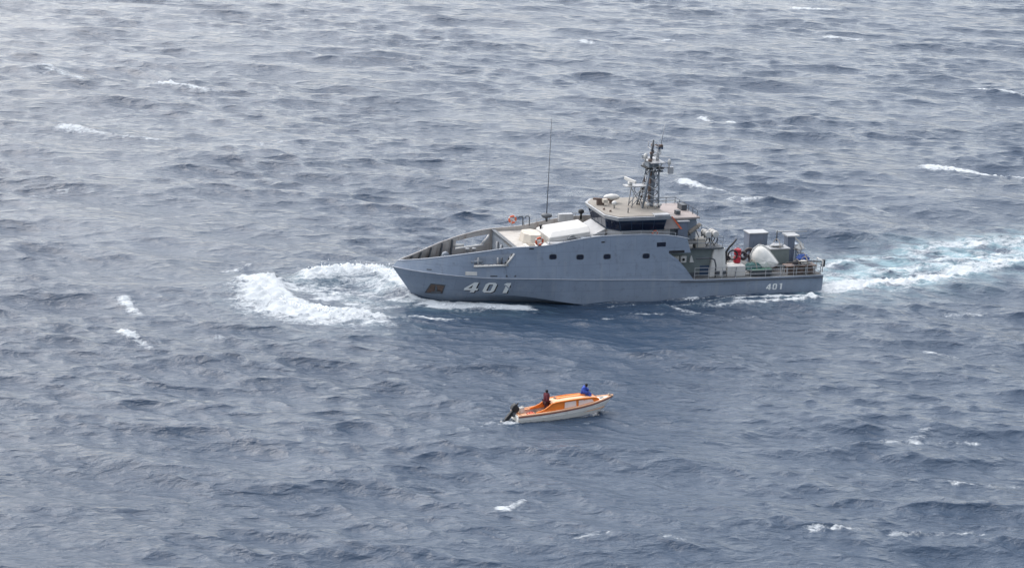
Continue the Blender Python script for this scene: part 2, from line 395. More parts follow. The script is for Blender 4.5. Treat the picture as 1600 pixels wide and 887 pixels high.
    # breaker thrown ahead to port
    S([(47.4, -6.2), (48.1, -2.4), (47.5, 0.5), (46.2, 2.6), (44.4, 3.9), (42.4, 5.0)], 0.95, 1.6, 1.0, 0.6, 0.12, -1.1)
    S([(46.6, -6.0), (44.4, -3.0), (41.5, 3.2)], 2.1, 0.8, 0.6, 0.2, 0.15)
    S([(45.5, -6.5), (42.5, -2.5), (40.0, 2.0)], 1.3, 0.6, 0.45, 0.0, 0.2)
    # sheet thrown to starboard
    S([(43.6, -7.6), (41.0, -8.3), (38.5, -7.8), (37.0, -5.4), (37.0, -1.6)], 1.8, 1.45, 0.85, 0.85, 0.35)
    S([(41.8, -7.2), (39.5, -5.2), (37.6, -1.0)], 1.8, 0.8, 0.7, 0.15, 0.3)
    S([(43.0, -5.0), (40.2, -1.4), (37.2, 1.2)], 1.5, 0.58, 0.66, 0.0, 0.2)
    S([(44.4, 3.4), (41.5, 3.3), (38.5, 2.2)], 0.5, 0.7, 0.55, 0.05, 0.0)
    S([(45.0, 0.0), (41.0, 0.6), (38.0, 0.9)], 0.6, 0.75, 0.5, 0.0, 0.1)
    S([(45.0, -3.6), (42.0, -2.4), (39.5, -0.6)], 0.7, 0.85, 0.6, 0.05, 0.2)
    S([(37.2, 0.3), (36.4, 1.0), (35.4, 1.5)], 0.6, 0.8, 0.9, 0.05, 0.3)
    # along the port side
    S([(35.2, 2.2), (33.4, 2.5), (31.0, 3.3), (28.0, 4.4)], 1.15, 1.6, 1.0, 0.12, 0.3)
    S([(36.6, 1.9), (34.6, 3.2), (32.0, 4.2)], 0.9, 0.72, 0.6, 0.05, 0.2)
    S([(38.4, 5.2), (35.5, 6.6), (33.6, 6.6)], 0.4, 0.85, 0.6, 0.12, 0.0)
    S([(14.6, 4.4), (13.2, 4.3), (12.4, 4.35)], 0.4, 0.5, 1.2, 0.25, 0.0)
    S([(16.5, 6.4), (12.0, 5.3), (7.2, 5.1), (1.7, 5.2)], 0.42, 0.55, 1.15, 0.1, 0.1)
    S([(12.6, 5.8), (7.8, 6.7), (4.1, 6.5), (1.6, 5.7)], 0.7, 0.6, 1.2, 0.05, 0.1)
    S([(22.0, 5.4), (16.0, 6.0)], 0.35, 0.3, 0.5, 0.0, 0.0)
    S([(24.0, 4.3), (18.0, 4.25), (10.0, 4.2), (1.0, 4.0)], 0.18, 0.5, 0.7, 0.0, 0.0)
    S([(26.0, 8.5), (20.0, 8.0), (12.0, 9.5)], 0.45, 0.35, 0.45, 0.0, 0.0)
    # starboard side, glimpsed
    S([(35.0, -2.2), (30.0, -4.2), (20.0, -5.2), (5.0, -5.2)], 0.6, 0.9, 0.5, 0.1, 0.3)
    # wake
    S([(-0.3, 2.9), (-4.6, 2.0), (-8.8, 1.3), (-12.3, 0.8), (-16.3, -0.8), (-25.0, -3.9), (-40, -9)], 1.7, 1.35, 0.8, 0.1, 0.9)
    S([(-0.4, -3.2), (-5.0, -5.2), (-9.0, -6.6), (-13.7, -6.6)], 1.1, 0.75, 0.55, 0.08, 0.9)
    S([(-13.7, -6.4), (-18.7, -9.4), (-23.5, -10.3), (-28.2, -9.0), (-38, -11)], 1.6, 0.65, 1.1, 0.06, 0.9)
    S([(-0.2, 0.0), (-6.7, -1.2), (-11.8, -2.2), (-18.6, -4.8), (-26.4, -6.5), (-38, -10)], 3.2, 0.52, 0.68, 0.0, 1.0)
    S([(-6.5, -2.5), (-11, -2.8), (-16.0, -2.5)], 0.9, 0.5, 0.8, 0.1, 0.9)
    S([(-3.5, 4.6), (-9, 4.3)], 0.5, 0.5, 0.6, 0.05, 0.1)
    # small boat: light wash at the transom
    ix = box(BX, BY, [(-3, 0), (1, 0)], 2.5); d, t, _ = dist(BX[ix], BY[ix], [(0.0, -0.3), (-1.4, 0.1), (-2.8, 0.5)])
    foam[ix] = np.maximum(foam[ix], 0.55 * np.exp(-(d / 0.45) ** 2))
    d, t, _ = dist(BX[ix], BY[ix], [(0.2, -1.0), (-1.0, -1.25)]); foam[ix] = np.maximum(foam[ix], 0.6 * np.exp(-(d / 0.2) ** 2))
    ix = box(BX, BY, [(2, -2), (7, -2)], 2.5); d, t, _ = dist(BX[ix], BY[ix], [(3.6, -2.3), (5.4, -1.7)]); foam[ix] = np.maximum(foam[ix], 0.4 * np.exp(-(d / 0.3) ** 2))
    ix = box(BX, BY, [(-1, -1), (8, 1)], 2.0)
    for pts_, f_ in (([(6.6, -.25), (5.4, -.62), (3.0, -.85), (.2, -.8)], .5), ([(0, .6), (-1.5, .9), (-4, 1.5)], .45), ([(0, -.6), (-1.6, -.5), (-4, -.2)], .5)):
        d, t, _ = dist(BX[ix], BY[ix], pts_); foam[ix] = np.maximum(foam[ix], f_ * (1 - .35 * t) * np.exp(-(d / 0.22) ** 2))
    # frothy relief on thick foam
    rel = np.zeros_like(X); ix = np.nonzero(foam > 0.25)[0]
    for _ in range(26):
        L_ = RNG.uniform(0.45, 1.3); t = RNG.uniform(0, 6.28)
        rel[ix] += np.float32(L_) * np.sin((X[ix] * math.cos(t) + Y[ix] * math.sin(t)) * np.float32(2 * np.pi / L_) + np.float32(RNG.uniform(0, 6.28)))
    Z += 0.042 * rel * np.clip(foam - 0.25, 0, 1) * np.where((np.abs(SY) < 5.2) & (SX > 0) & (SX < 37.5), 0.25, 1.0)
    X2, Y2 = X + DX, Y + DY
    co = np.stack([X2, Y2, Z], 1).astype(np.float32)
    i = np.arange(nr - 1)[:, None] * nt; j = np.arange(nt)[None, :]; j2 = (j + 1) % nt
    q = np.stack([(i + j), (i + j2), (i + nt + j2), (i + nt + j)], -1).reshape(-1, 4)[:, ::-1]
    me = bpy.data.meshes.new('sea'); nv, nf = len(co), len(q)
    me.vertices.add(nv); me.vertices.foreach_set('co', co.ravel())
    me.loops.add(nf * 4); me.loops.foreach_set('vertex_index', np.ascontiguousarray(q).astype(np.int32).ravel())
    me.polygons.add(nf); me.polygons.foreach_set('loop_start', np.arange(0, nf * 4, 4, dtype=np.int32))
    me.polygons.foreach_set('use_smooth', np.ones(nf, bool))
    me.update(calc_edges=True)
    for nm, arr in (('foam', foam), ('aerated', aer)):
        at = me.attributes.new(nm, 'FLOAT', 'POINT'); at.data.foreach_set('value', arr.astype(np.float32))
    return me

def sea_material():
    m = bpy.data.materials.new('sea_water'); m.use_nodes = True; nt = m.node_tree; N = nt.nodes; Lk = nt.links; N.clear()
    out = N.new('ShaderNodeOutputMaterial'); geo = N.new('ShaderNodeNewGeometry')
    def mapping(scale, rot):
        mp = N.new('ShaderNodeMapping'); mp.vector_type = 'TEXTURE'
        mp.inputs['Rotation'].default_value = (0, 0, rot); mp.inputs['Scale'].default_value = scale
        Lk.new(geo.outputs['Position'], mp.inputs[0]); return mp.outputs[0]
    def noise(vec, scale, detail, rough, dist=0.0):
        n = N.new('ShaderNodeTexNoise'); n.inputs['Scale'].default_value = scale; n.inputs['Detail'].default_value = detail
        n.inputs['Roughness'].default_value = rough; n.inputs['Distortion'].default_value = dist; Lk.new(vec, n.inputs['Vector']); return n.outputs['Fac']
    def mrange(x, a, b, c=0.0, d=1.0, smooth=False):
        r = N.new('ShaderNodeMapRange'); r.interpolation_type = 'SMOOTHSTEP' if smooth else 'LINEAR'
        for i_, v in enumerate((a, b, c, d)): r.inputs[i_ + 1].default_value = v
        Lk.new(x, r.inputs[0]); return r.outputs[0]
    def math_(op, a, b):
        k = N.new('ShaderNodeMath'); k.operation = op
        for i_, v in enumerate((a, b)):
            if isinstance(v, (int, float)): k.inputs[i_].default_value = v
            else: Lk.new(v, k.inputs[i_])
        return k.outputs[0]
    wind = mapping((1.0, 2.3, 1.0), DOWNWIND)
    cross = mapping((1.0, 2.1, 1.0), DOWNWIND + R(22))
    def ridged(vec, scale, detail, rough):
        n = N.new('ShaderNodeTexNoise'); n.noise_type = 'RIDGED_MULTIFRACTAL'; n.normalize = False if hasattr(n, 'normalize') else None
        n.inputs['Scale'].default_value = scale; n.inputs['Detail'].default_value = detail; n.inputs['Roughness'].default_value = rough
        n.inputs['Offset'].default_value = 0.9; n.inputs['Gain'].default_value = 1.2; Lk.new(vec, n.inputs['Vector']); return n.outputs['Fac']
    n1 = ridged(wind, 0.5, 3, 0.6); n2 = noise(cross, 2.0, 5, 0.62, 0.3)
    slick = noise(mapping((1, 1.6, 1), DOWNWIND), 0.05, 3, 0.5)
    h = math_('ADD', math_('MULTIPLY', n1, 0.18), math_('MULTIPLY', n2, 0.3))
    h = math_('MULTIPLY', h, mrange(slick, 0.3, 0.7, 0.65, 1.25))
    bp = N.new('ShaderNodeBump'); bp.inputs['Strength'].default_value = 1.0; bp.inputs['Distance'].default_value = 0.7
    Lk.new(h, bp.inputs['Height'])
    fa = N.new('ShaderNodeAttribute'); fa.attribute_name = 'foam'; aa = N.new('ShaderNodeAttribute'); aa.attribute_name = 'aerated'
    b = N.new('ShaderNodeBsdfPrincipled')
    mx = N.new('ShaderNodeMix'); mx.data_type = 'RGBA'; mx.inputs[6].default_value = (0.028, 0.052, 0.092, 1); mx.inputs[7].default_value = (0.25, 0.39, 0.44, 1)
    an = noise(mapping((1.0, 1.6, 1.0), DOWNWIND), 0.55, 4, 0.6)
    Lk.new(math_('MULTIPLY', aa.outputs['Fac'], mrange(an, 0.38, 0.66)), mx.inputs[0])
    Lk.new(mx.outputs[2], b.inputs['Base Color'])
    b.inputs['Roughness'].default_value = 0.1; b.inputs['IOR'].default_value = 1.333
    Lk.new(bp.outputs[0], b.inputs['Normal'])
    # foam: torn by stretched noise
    fn1 = noise(mapping((1.0, 2.4, 1.0), R(-74)), 0.85, 8, 0.72, 1.1)
    fn2 = noise(geo.outputs['Position'], 3.4, 5, 0.65, 0.5)
    fn = math_('ADD', math_('MULTIPLY', fn1, 0.72), math_('MULTIPLY', fn2, 0.28))
    thr = math_('ADD', fa.outputs['Fac'], math_('MULTIPLY', math_('SUBTRACT', fn, 0.5), 3.3))
    ff = mrange(thr, 0.38, 1.05, 0.0, 0.96, True)
    ff = math_('MULTIPLY', ff, mrange(fa.outputs['Fac'], 0.03, 0.22))
    fd = N.new('ShaderNodeBsdfDiffuse'); fd.inputs['Color'].default_value = (0.68, 0.71, 0.73, 1); fd.inputs['Roughness'].default_value = 0.6
    bp2 = N.new('ShaderNodeBump'); bp2.inputs['Strength'].default_value = 0.7; bp2.inputs['Distance'].default_value = 0.35
    Lk.new(fn, bp2.inputs['Height']); Lk.new(bp2.outputs[0], fd.inputs['Normal'])
    ms = N.new('ShaderNodeMixShader'); Lk.new(ff, ms.inputs[0]); Lk.new(b.outputs[0], ms.inputs[1]); Lk.new(fd.outputs[0], ms.inputs[2])
    Lk.new(ms.outputs[0], out.inputs[0])
    return m

sea_me = sea_mesh(); sea_me.materials.append(sea_material())
sea = bpy.data.objects.new('sea', sea_me); COL.objects.link(sea)
tag(sea, 'choppy grey blue open sea with whitecaps, bow waves and a foaming wake', kind='structure')

# ================================================================== THE PATROL SHIP
ship = empty('patrol_ship', SHIP)
tag(ship, 'large grey naval patrol ship numbered 401 steaming to the left through its bow wave', 'ship')

def make_hull():
    N_ = 64; T = np.linspace(0, 1, N_) ** 0.9
    def line(X_, Y_, Z_): x = X_[0] + (X_[-1] - X_[0]) * T; return np.stack([x, crom(X_, Y_, x), crom(X_, Z_, x)], 1)
    kn, ch = line(KNU_X, KNU_Y, KNU_Z), line(CHI_X, CHI_Y, CHI_Z)
    kx = 36.0 * T; keel = np.stack([kx, np.full(N_, 0.0), np.where(kx > 30, -1.5 + 0.9 * ((kx - 30) / 6.2) ** 2, -1.5)], 1)
    kn[-1, 1] = 0; ch[-1, 1] = 0
    mb = MB(); vs = []; fs = []; mi = []
    low = keel * 0.52 + ch * 0.48
    rows = [keel, low, ch, kn]
    for sgn in (1, -1):
        o = len(vs)
        for r_ in rows:
            for p in r_: vs.append((p[0], p[1] * sgn, p[2]))
        for a in range(3):
            for i in range(N_ - 1):
                fs.append((o + a * N_ + i, o + a * N_ + i + 1, o + (a + 1) * N_ + i + 1, o + (a + 1) * N_ + i)); mi.append(1 if a == 0 else 0)
    n4 = 4 * N_
    fs.append((0, N_, 2 * N_, 3 * N_, n4 + 3 * N_, n4 + 2 * N_, n4 + N_)); mi.append(0)     # transom
    for i in range(N_ - 1):                                                                   # weather deck sheet
        fs.append((3 * N_ + i, 3 * N_ + i + 1, n4 + 3 * N_ + i + 1, n4 + 3 * N_ + i)); mi.append(2)
    me = bpy.data.meshes.new('hull'); me.from_pydata(vs, [], fs)
    for k in ('hull_grey', 'antifoul', 'deck_dark'): me.materials.append(MATS[k])
    me.polygons.foreach_set('material_index', mi)
    bm = bmesh.new(); bm.from_mesh(me); bmesh.ops.remove_doubles(bm, verts=bm.verts, dist=1e-4); bmesh.ops.recalc_face_normals(bm, faces=bm.faces); bm.to_mesh(me); bm.free()
    for p in me.polygons: p.use_smooth = True
    me.set_sharp_from_angle(angle=R(14))
    ob = bpy.data.objects.new('hull', me); COL.objects.link(ob); ob.parent = ship
    # rubbing strip along the knuckle, one each side, and the gunwale lip aft
    for sgn in (1, -1):
        MB().tube([(p[0], (p[1] + 0.015) * sgn, p[2] + 0.01) for p in kn[::2]] + [(38.6, 0, 3.0)], 0.05, 6).build('knuckle_strip', 'hull_lip', ob, True)
        MB().tube([(x, sgn * (side_y(x, 1.5) + 0.06), float(crom(KNU_X, KNU_Z, x)) - 0.17) for x in np.linspace(0.05, 13.8, 14)], 0.045, 6).build('rubbing_strip', 'dark_grey', ob, True)
    return ob
hull = make_hull()

def make_bulwark(sgn):
    # top part of the side plating, with the open fairlead bay forward and the slanted end aft
    st = [12.9, 13.4, 14.05, 14.9, 16, 17.5, 19, 20.5, 22, 23.5, 25, 26.5, 27.8, 28.9, 29.4, 30.2, 31.2, 32.2, 33.2, 34.2, 35.2, 36.1, 36.9, 37.5, 38.1]
    def pt(x, t):
        xk = x if x < 30 else 30 + (x - 30) * (8.6 / 8.1)
        xk = max(xk, 12.5)
        k = np.array([xk, float(crom(KNU_X, KNU_Y, xk)), float(crom(KNU_X, KNU_Z, xk))]); r_ = np.array([x, float(crom(RAI_X, RAI_Y, x)), float(crom(RAI_X, RAI_Z, x))])
        return k + (r_ - k) * t
    # waist row in the aft slanted end lies at z = 4.1
    ts = [0.0, 0.46, 0.64, 0.83, 1.0]
    vs = []; fs = []
    n = len(st)
    for t in ts:
        for i, x in enumerate(st):
            p = pt(x, t)
            if x < 14.95: p[2] = {0.83: 4.12, 0.64: 3.75, 0.46: 3.2}.get(t, p[2])
            if x < 13.0 and t == 1.0: p[0] += .35
            if 28.5 < x < 29.1: p[0] += {0.46: 0.75, 0.64: 0.35, 0.83: 0.0}.get(t, 0.1)   # slanted after edge of the bay
            vs.append((p[0], p[1] * sgn, p[2]))
    ia, ib = st.index(28.9), st.index(32.2)
    for a in range(len(ts) - 1):
        for i in range(n - 1):
            if a in (1, 2) and ia <= i < ib: continue
            if st[i] < 14.85 and a < 3: continue
            fs.append((a * n + i, a * n + i + 1, (a + 1) * n + i + 1, (a + 1) * n + i))
    # slanted after end, from the waist down to the deck edge
    i0 = st.index(14.9)
    o = len(vs); vs += [(12.55, sgn * 3.99, 1.72), (13.35, sgn * 3.96, 2.75), (14.1, sgn * 3.93, 3.55)]
    col = [a * n + i0 for a in range(4)]
    fs += [(o, o + 1, col[1], col[0]), (o + 1, o + 2, col[2], col[1]), (o + 2, col[3], col[2])]
    me = bpy.data.meshes.new('bulwark'); me.from_pydata(vs, [], fs)
    bm = bmesh.new(); bm.from_mesh(me); bmesh.ops.delete(bm, geom=[v for v in bm.verts if not v.link_faces], context='VERTS')
    bmesh.ops.recalc_face_normals(bm, faces=bm.faces)
    bm.faces.ensure_lookup_table()
    if sum(f.normal.y * f.calc_area() for f in bm.faces) * sgn < 0: bmesh.ops.reverse_faces(bm, faces=bm.faces)
    bm.to_mesh(me); bm.free()
    me.materials.append(MATS['hull_grey']); me.materials.append(MATS['inner_bulwark'])
    ob = bpy.data.objects.new('bulwark', me); COL.objects.link(ob); ob.parent = ship
    so = ob.modifiers.new('solid', 'SOLIDIFY'); so.thickness = 0.09; so.offset = -1; so.material_offset = 1; so.material_offset_rim = 0
    # rail cap
    MB().tube([(x, sgn * (float(crom(RAI_X, RAI_Y, x)) - 0.05), float(crom(RAI_X, RAI_Z, x)) + 0.02) for x in np.linspace(13.1, 38.08, 50)], 0.07, 6).build('rail_cap', 'hull_lip' if sgn > 0 else 'inner_bulwark', ob, True)
    # white lip round the fairlead bay
    lip = [vs[n + i] for i in range(ib, ia - 1, -1)] + [vs[2 * n + ia], vs[3 * n + ia]]
    MB().tube([(p[0], p[1] + sgn * .05, p[2]) for p in lip], 0.085, 8).build('bay_lip', 'white_worn', ob, True)
    if sgn > 0:      # plating set back behind the bay
        ba = [(p[0], p[1] - .45, p[2]) for p in (vs[n + ia], vs[n + ib], vs[3 * n + ib], vs[3 * n + ia])]
        MB().add(ba + [(p[0], p[1] - .05, p[2]) for p in ba], [(0, 1, 2, 3), (4, 7, 6, 5), (0, 4, 5, 1), (1, 5, 6, 2), (2, 6, 7, 3), (3, 7, 4, 0)]).build('bay_back', 'hull_grey', ob)
        for x_, m_ in ((29.9, 'dark_grey'), (30.25, 'light_grey'), (31.9, 'light_grey')):
            y_ = vs[n + ia + 1][1] - .3 - (.25 if x_ > 31 else 0); MB().tube([(x_, y_, 3.6), (x_, y_, 4.2)], .08, 8).build('bay_fitting', m_, ob, True)
    # frames inside
    for x in (30.2, 32.6, 33.6, 34.7, 35.7, 36.6):
        a, b_ = pt(x, 0.03), pt(x, 0.97)
        m = MB(); d = 0.22
        m.add([(a[0] - .05, sgn * (a[1] - .09), a[2]), (a[0] + .05, sgn * (a[1] - .09), a[2]), (a[0] + .05, sgn * max(a[1] - .09 - d * 2, .02), a[2]), (a[0] - .05, sgn * max(a[1] - .09 - d * 2, .02), a[2]),
               (b_[0] - .05, sgn * (b_[1] - .09), b_[2]), (b_[0] + .05, sgn * (b_[1] - .09), b_[2]), (b_[0] + .05, sgn * max(b_[1] - .09 - d, .02), b_[2]), (b_[0] - .05, sgn * max(b_[1] - .09 - d, .02), b_[2])],
              [(0, 3, 2, 1), (4, 5, 6, 7), (0, 1, 5, 4), (1, 2, 6, 5), (2, 3, 7, 6), (3, 0, 4, 7)])
        if x != 30.2: m.build('stiffener', 'dark_grey', ob)
    return ob
bul_p = make_bulwark(1); bul_s = make_bulwark(-1)

# the plating as built, so that fittings sit on it
from mathutils.bvhtree import BVHTree
_bvh = BVHTree.FromPolygons([v.co.copy() for v in hull.data.vertices], [tuple(p.vertices) for p in hull.data.polygons])
_bvu = BVHTree.FromPolygons([v.co.copy() for v in bul_p.data.vertices], [tuple(p.vertices) for p in bul_p.data.polygons])
_side0, _upper0 = side_y, upper_y
def side_y(x, z):
    h = _bvh.ray_cast(Vector((x, 9, z)), Vector((0, -1, 0))); return h[0].y if h[0] else _side0(x, z)
def upper_y(x, z):
    h = _bvu.ray_cast(Vector((x, 9, z)), Vector((0, -1, 0))); return h[0].y if h[0] else _upper0(x, z)
# --- bow numerals, set on the plating
def digit_quads(ch):
    if ch == '4': return [[(0.42, 1), (0.68, 1), (0.68, 0), (0.42, 0)], [(0.42, 1), (0.42, 0.72), (0.22, 0.40), (0.0, 0.40)], [(0.0, 0.40), (0.82, 0.40), (0.82, 0.20), (0.0, 0.20)]]
    if ch == '1': return [[(0.22, 1), (0.48, 1), (0.48, 0), (0.22, 0)], [(0.22, 1), (0.22, 0.80), (0.10, 0.78), (0.10, 0.90)]]
    outer = [(0.15, 1), (0.55, 1), (0.70, 0.85), (0.70, 0.15), (0.55, 0), (0.15, 0), (0.0, 0.15), (0.0, 0.85)]
    inner = [(0.25, 0.82), (0.45, 0.82), (0.48, 0.77), (0.48, 0.23), (0.45, 0.18), (0.25, 0.18), (0.22, 0.23), (0.22, 0.77)]
    return [[outer[i], outer[(i + 1) % 8], inner[(i + 1) % 8], inner[i]] for i in range(8)]
def digits(text, x0, zb, h, width, gap, sgn, parent, slant=0.16, matn='digit_white', off=0.02, dx=0.0, dz=0.0, xdir=-1):
    u0 = 0.0
    for ch in text:
        m = MB()
        for q in digit_quads(ch):
            g = []
            K = 4
            for i in range(K + 1):
                for j in range(K + 1):
                    s_, t_ = i / K, j / K
                    u = (q[0][0] * (1 - s_) + q[1][0] * s_) * (1 - t_) + (q[3][0] * (1 - s_) + q[2][0] * s_) * t_
                    v = (q[0][1] * (1 - s_) + q[1][1] * s_) * (1 - t_) + (q[3][1] * (1 - s_) + q[2][1] * s_) * t_
                    z = zb + v * h + dz; x = x0 + xdir * ((u0 + u * width) + slant * v * h) + dx
                    g.append((x, sgn * (side_y(x, z) + off), z))
            m.add(g, [(i * (K + 1) + j, i * (K + 1) + j + 1, (i + 1) * (K + 1) + j + 1, (i + 1) * (K + 1) + j) for i in range(K) for j in range(K)])
        m.build('numeral_shadow' if matn == 'black' else 'numeral', matn, parent)
        u0 += gap[text.index(ch)] if isinstance(gap, list) else gap
digits('401', 32.85, 0.98, 1.06, 1.36, [1.55, 1.42, 1.0], 1, hull)
digits('401', 32.85, 0.98, 1.06, 1.36, [1.55, 1.42, 1.0], 1, hull, matn='black', off=0.012, dx=-0.1, dz=-0.07)
digits('401', 29.9, 0.98, 1.06, 1.36, [1.55, 1.42, 1.0], -1, hull, xdir=1, slant=0.16)
digits('401', 5.55, 0.42, 0.55, 0.62, [0.62, 0.62, 0.5], 1, hull, slant=0.04)
digits('401', 4.0, 0.42, 0.55, 0.62, [0.62, 0.62, 0.5], -1, hull, slant=0.04, xdir=1)

# --- anchor pocket each side
for sgn in (1, -1):
    def hp(x, z, o): return (x, sgn * (side_y(x, z) + o), z)
    x0, x1 = 35.65, 34.35
    fr = [hp(x0 - .12, 1.68, .03), hp(x1, 1.62, .03), hp(x1 + .1, 0.72, .05), hp(x0 + .22, 0.72, .05)]
    c = [Vector(p) for p in fr]; cen = sum(c, Vector()) / 4
    m = MB(); inn = [cen + (p - cen) * 0.86 + Vector((0, -sgn * 0.0, 0)) for p in c]
    m.add([tuple(p) for p in c] + [tuple(p) for p in inn] , [(i, (i + 1) % 4, 4 + (i + 1) % 4, 4 + i) for i in range(4)])
    pk = m.build('anchor_pocket', 'dark_grey', hull)
    pk.modifiers.new('s', 'SOLIDIFY').thickness = 0.05
    MB().add([tuple(p + Vector((0, -sgn * .012, 0))) for p in inn], [(0, 1, 2, 3)]).build('pocket_plate', 'brown', pk)
    a0 = cen + Vector((0, sgn * .08, 0))
    MB().box(a0.x - .09, a0.x + .09, a0.y - .06, a0.y + .06, a0.z - .35, a0.z + .35).box(a0.x - .42, a0.x + .42, a0.y - .06, a0.y + .07, a0.z - .38, a0.z - .2).build('anchor', 'dark_grey', pk)

# --- small plating details on both sides
for sgn in (1, -1):
    B = bul_p if sgn > 0 else bul_s
    for x, z in ((25.52, 4.25), (23.1, 4.15), (20.66, 4.1), (17.08, 4.01)):
        y = upper_y(x, z); t = [(x + .29 * math.copysign(abs(math.cos(a)) ** .6, math.cos(a)), z + .19 * math.copysign(abs(math.sin(a)) ** .6, math.sin(a))) for a in np.linspace(0, 2 * math.pi, 20, endpoint=False)]
        pf = MB().add([(p[0], sgn * (upper_y(*p) + .02), p[1]) for p in t] + [(x + (p[0] - x) * 1.2, sgn * (upper_y(*p) + .008), z + (p[1] - z) * 1.25) for p in t],
                 [(i, (i + 1) % 20, 20 + (i + 1) % 20, 20 + i) for i in range(20)]).build('porthole', 'dark_grey', B)
        MB().add([(p[0], sgn * (upper_y(*p) + .014), p[1]) for p in t], [tuple(range(20))]).build('pane', 'porthole_glass', pf)
    def slab(name, x0, x1, z0, z1, m, o=.02, par=B):
        vs = [(x, sgn * (upper_y(max(x, 12.9), z) + o), z) for x, z in ((x0, z0), (x1, z0), (x1, z1), (x0, z1))] + [(x, sgn * (upper_y(max(x, 12.9), z) - .03), z) for x, z in ((x0, z0), (x1, z0), (x1, z1), (x0, z1))]
        return MB().add(vs, [(0, 1, 2, 3), (4, 7, 6, 5), (0, 4, 5, 1), (1, 5, 6, 2), (2, 6, 7, 3), (3, 7, 4, 0)]).build(name, m, par, bevel=.02)
    slab('side_window', 15.28, 16.12, 4.76, 5.14, 'porthole_glass')
    slab('fairlead_slot', 13.5, 14.95, 4.14, 4.36, 'black')
    slab('nameplate', 32.0, 32.95, 2.72, 3.02, 'white_worn', .03)
    slab('scupper', 30.3, 30.9, 2.62, 2.74, 'dark_grey'); slab('scupper', 28.7, 29.6, 2.6, 2.78, 'dark_grey'); slab('scupper', 35.6, 36.0, 3.0, 3.07, 'dark_grey')
    slab('scupper', 27.2, 27.6, 4.93, 5.03, 'black'); slab('vent', 20.9, 21.2, 5.3, 5.42, 'black')

# --- decks
def deck(name, pts, z, th, m, par=ship): return MB().prism(pts, z - th, z).build(name, m, par)
def outline(x0, x1, inset, n=12):
    xs = np.linspace(x0, x1, n); p = [(x, float(crom(RAI_X, RAI_Y, x)) - inset) for x in xs]; return p + [(x, -y) for x, y in p[::-1]]
deck('foredeck', outline(28.7, 37.2, .14), 3.02, .08, 'deck_dark')
upper = deck('upper_deck', outline(20.4, 28.75, .12), 4.86, .12, 'deck_cream')
deck('side_deck', outline(12.2, 20.4, .12), 4.95, .12, 'deck_dark')
# break bulkhead at the after end of the foredeck
bk = MB().prism([(28.6, -3.36), (28.75, -3.36), (28.75, 3.36), (28.6, 3.36)], 3.02, 4.98).build('break_bulkhead', 'grey', ship)
MB().box(28.52, 28.86, -3.36, 3.36, 4.98, 5.06).build('coaming', 'dark_grey', bk)
for y in (2.4, 1.6, 0.8, -0.3, -1.5): MB().tube([(28.85, y, 3.03), (28.85, y, 4.4)], .1, 8).build('pipe', 'light_grey', bk, True)
MB().box(28.75, 28.82, 2.85, 3.25, 3.1, 4.7).build('door', 'dark_grey', bk)
MB().box(28.75, 29.05, 1.95, 2.2, 4.1, 4.5).build('hose_box', 'red_orange', bk)
# mooring gear on the foredeck
wl = MB().box(33.1, 34.3, -.6, .6, 3.02, 3.5).build('windlass', 'dark_grey', ship)
for y in (-.75, .75): MB().lathe([(.32, -.2), (.32, .2)], (33.7, y, 3.55), (0, 1, 0)).build('drum', 'grey', wl, True)
for sgn in (1, -1):
    bl = MB().box(30.4, 31.6, sgn * 2.3 - .2, sgn * 2.3 + .2, 3.02, 3.12).build('bollard', 'dark_grey', ship)
    for dx in (30.7, 31.3): MB().lathe([(.14, 0), (.14, .5), (.19, .52), (.19, .6)], (dx, sgn * 2.3, 3.1)).build('post', 'light_grey', bl, True)
    MB().lathe([(.13, -.5), (.13, .5)], (32.0, sgn * (upper_y(32.0, 3.7) - .2), 3.85), (1, 0, 0), 12).build('roller', 'white_worn' if sgn < 0 else 'grey', ship, True)
for x, y in ((30.1, 2.9), (30.6, 2.7), (29.7, 2.75)): MB().lathe([(.13, 0), (.16, .1), (.16, .75), (.08, .85)], (x, y, 3.02), n=10).build('vent_pipe', 'grey', ship, True)

# --- gun platform and white deck structure on the upper deck
oc = [(27.05, -.9), (27.35, -.2), (27.35, .9), (26.9, 1.7), (25.9, 1.9), (25.6, 1.2), (25.6, -.6), (26.1, -1.1)]
gp = MB().prism(oc, 4.86, 5.62, [(26.4 + (x - 26.4) * .82, .4 + (y - .4) * .82) for x, y in oc]).build('gun_platform', 'cream', ship, bevel=.03)
for a in range(5): MB().box(26.95 - a * .02, 27.4, 2.0 + a * .22, 2.06 + a * .22, 4.86, 5.2).build('vent_fin', 'cream', gp)
MB().box(25.5, 27.6, 1.9, 3.35, 4.86, 5.02).build('step', 'white_worn', gp)
wb = MB().add([(25.3, -1.7, 4.86), (25.3, 2.0, 4.86), (21.6, 2.0, 4.86), (21.6, -1.7, 4.86), (25.3, -1.7, 5.45), (25.3, 2.0, 5.45), (21.6, 2.0, 5.85), (21.6, -1.7, 5.85),
     (24.9, -1.2, 5.8), (24.9, 1.35, 5.8), (21.6, 1.35, 6.2), (21.6, -1.2, 6.2)],
     [(0, 1, 5, 4), (1, 2, 6, 5), (2, 3, 7, 6), (3, 0, 4, 7), (4, 5, 9, 8), (5, 6, 10, 9), (6, 7, 11, 10), (7, 4, 8, 11), (8, 9, 10, 11), (0, 3, 2, 1)]).build('white_deckhouse', 'white', ship, bevel=.05)
MB().lathe([(.42, -.12), (.42, .12)], (23.35, 2.35, 5.25), (0, 1, 0.1), 20).build('hose_reel', 'dark_grey', wb, True, auto=R(40))
MB().box(22.2, 25.6, 2.1, 2.7, 4.87, 5.15).build('base_step', 'light_grey', wb)
MB().box(21.7, 22.6, 2.25, 2.9, 4.87, 5.5).build('locker', 'grey', wb)
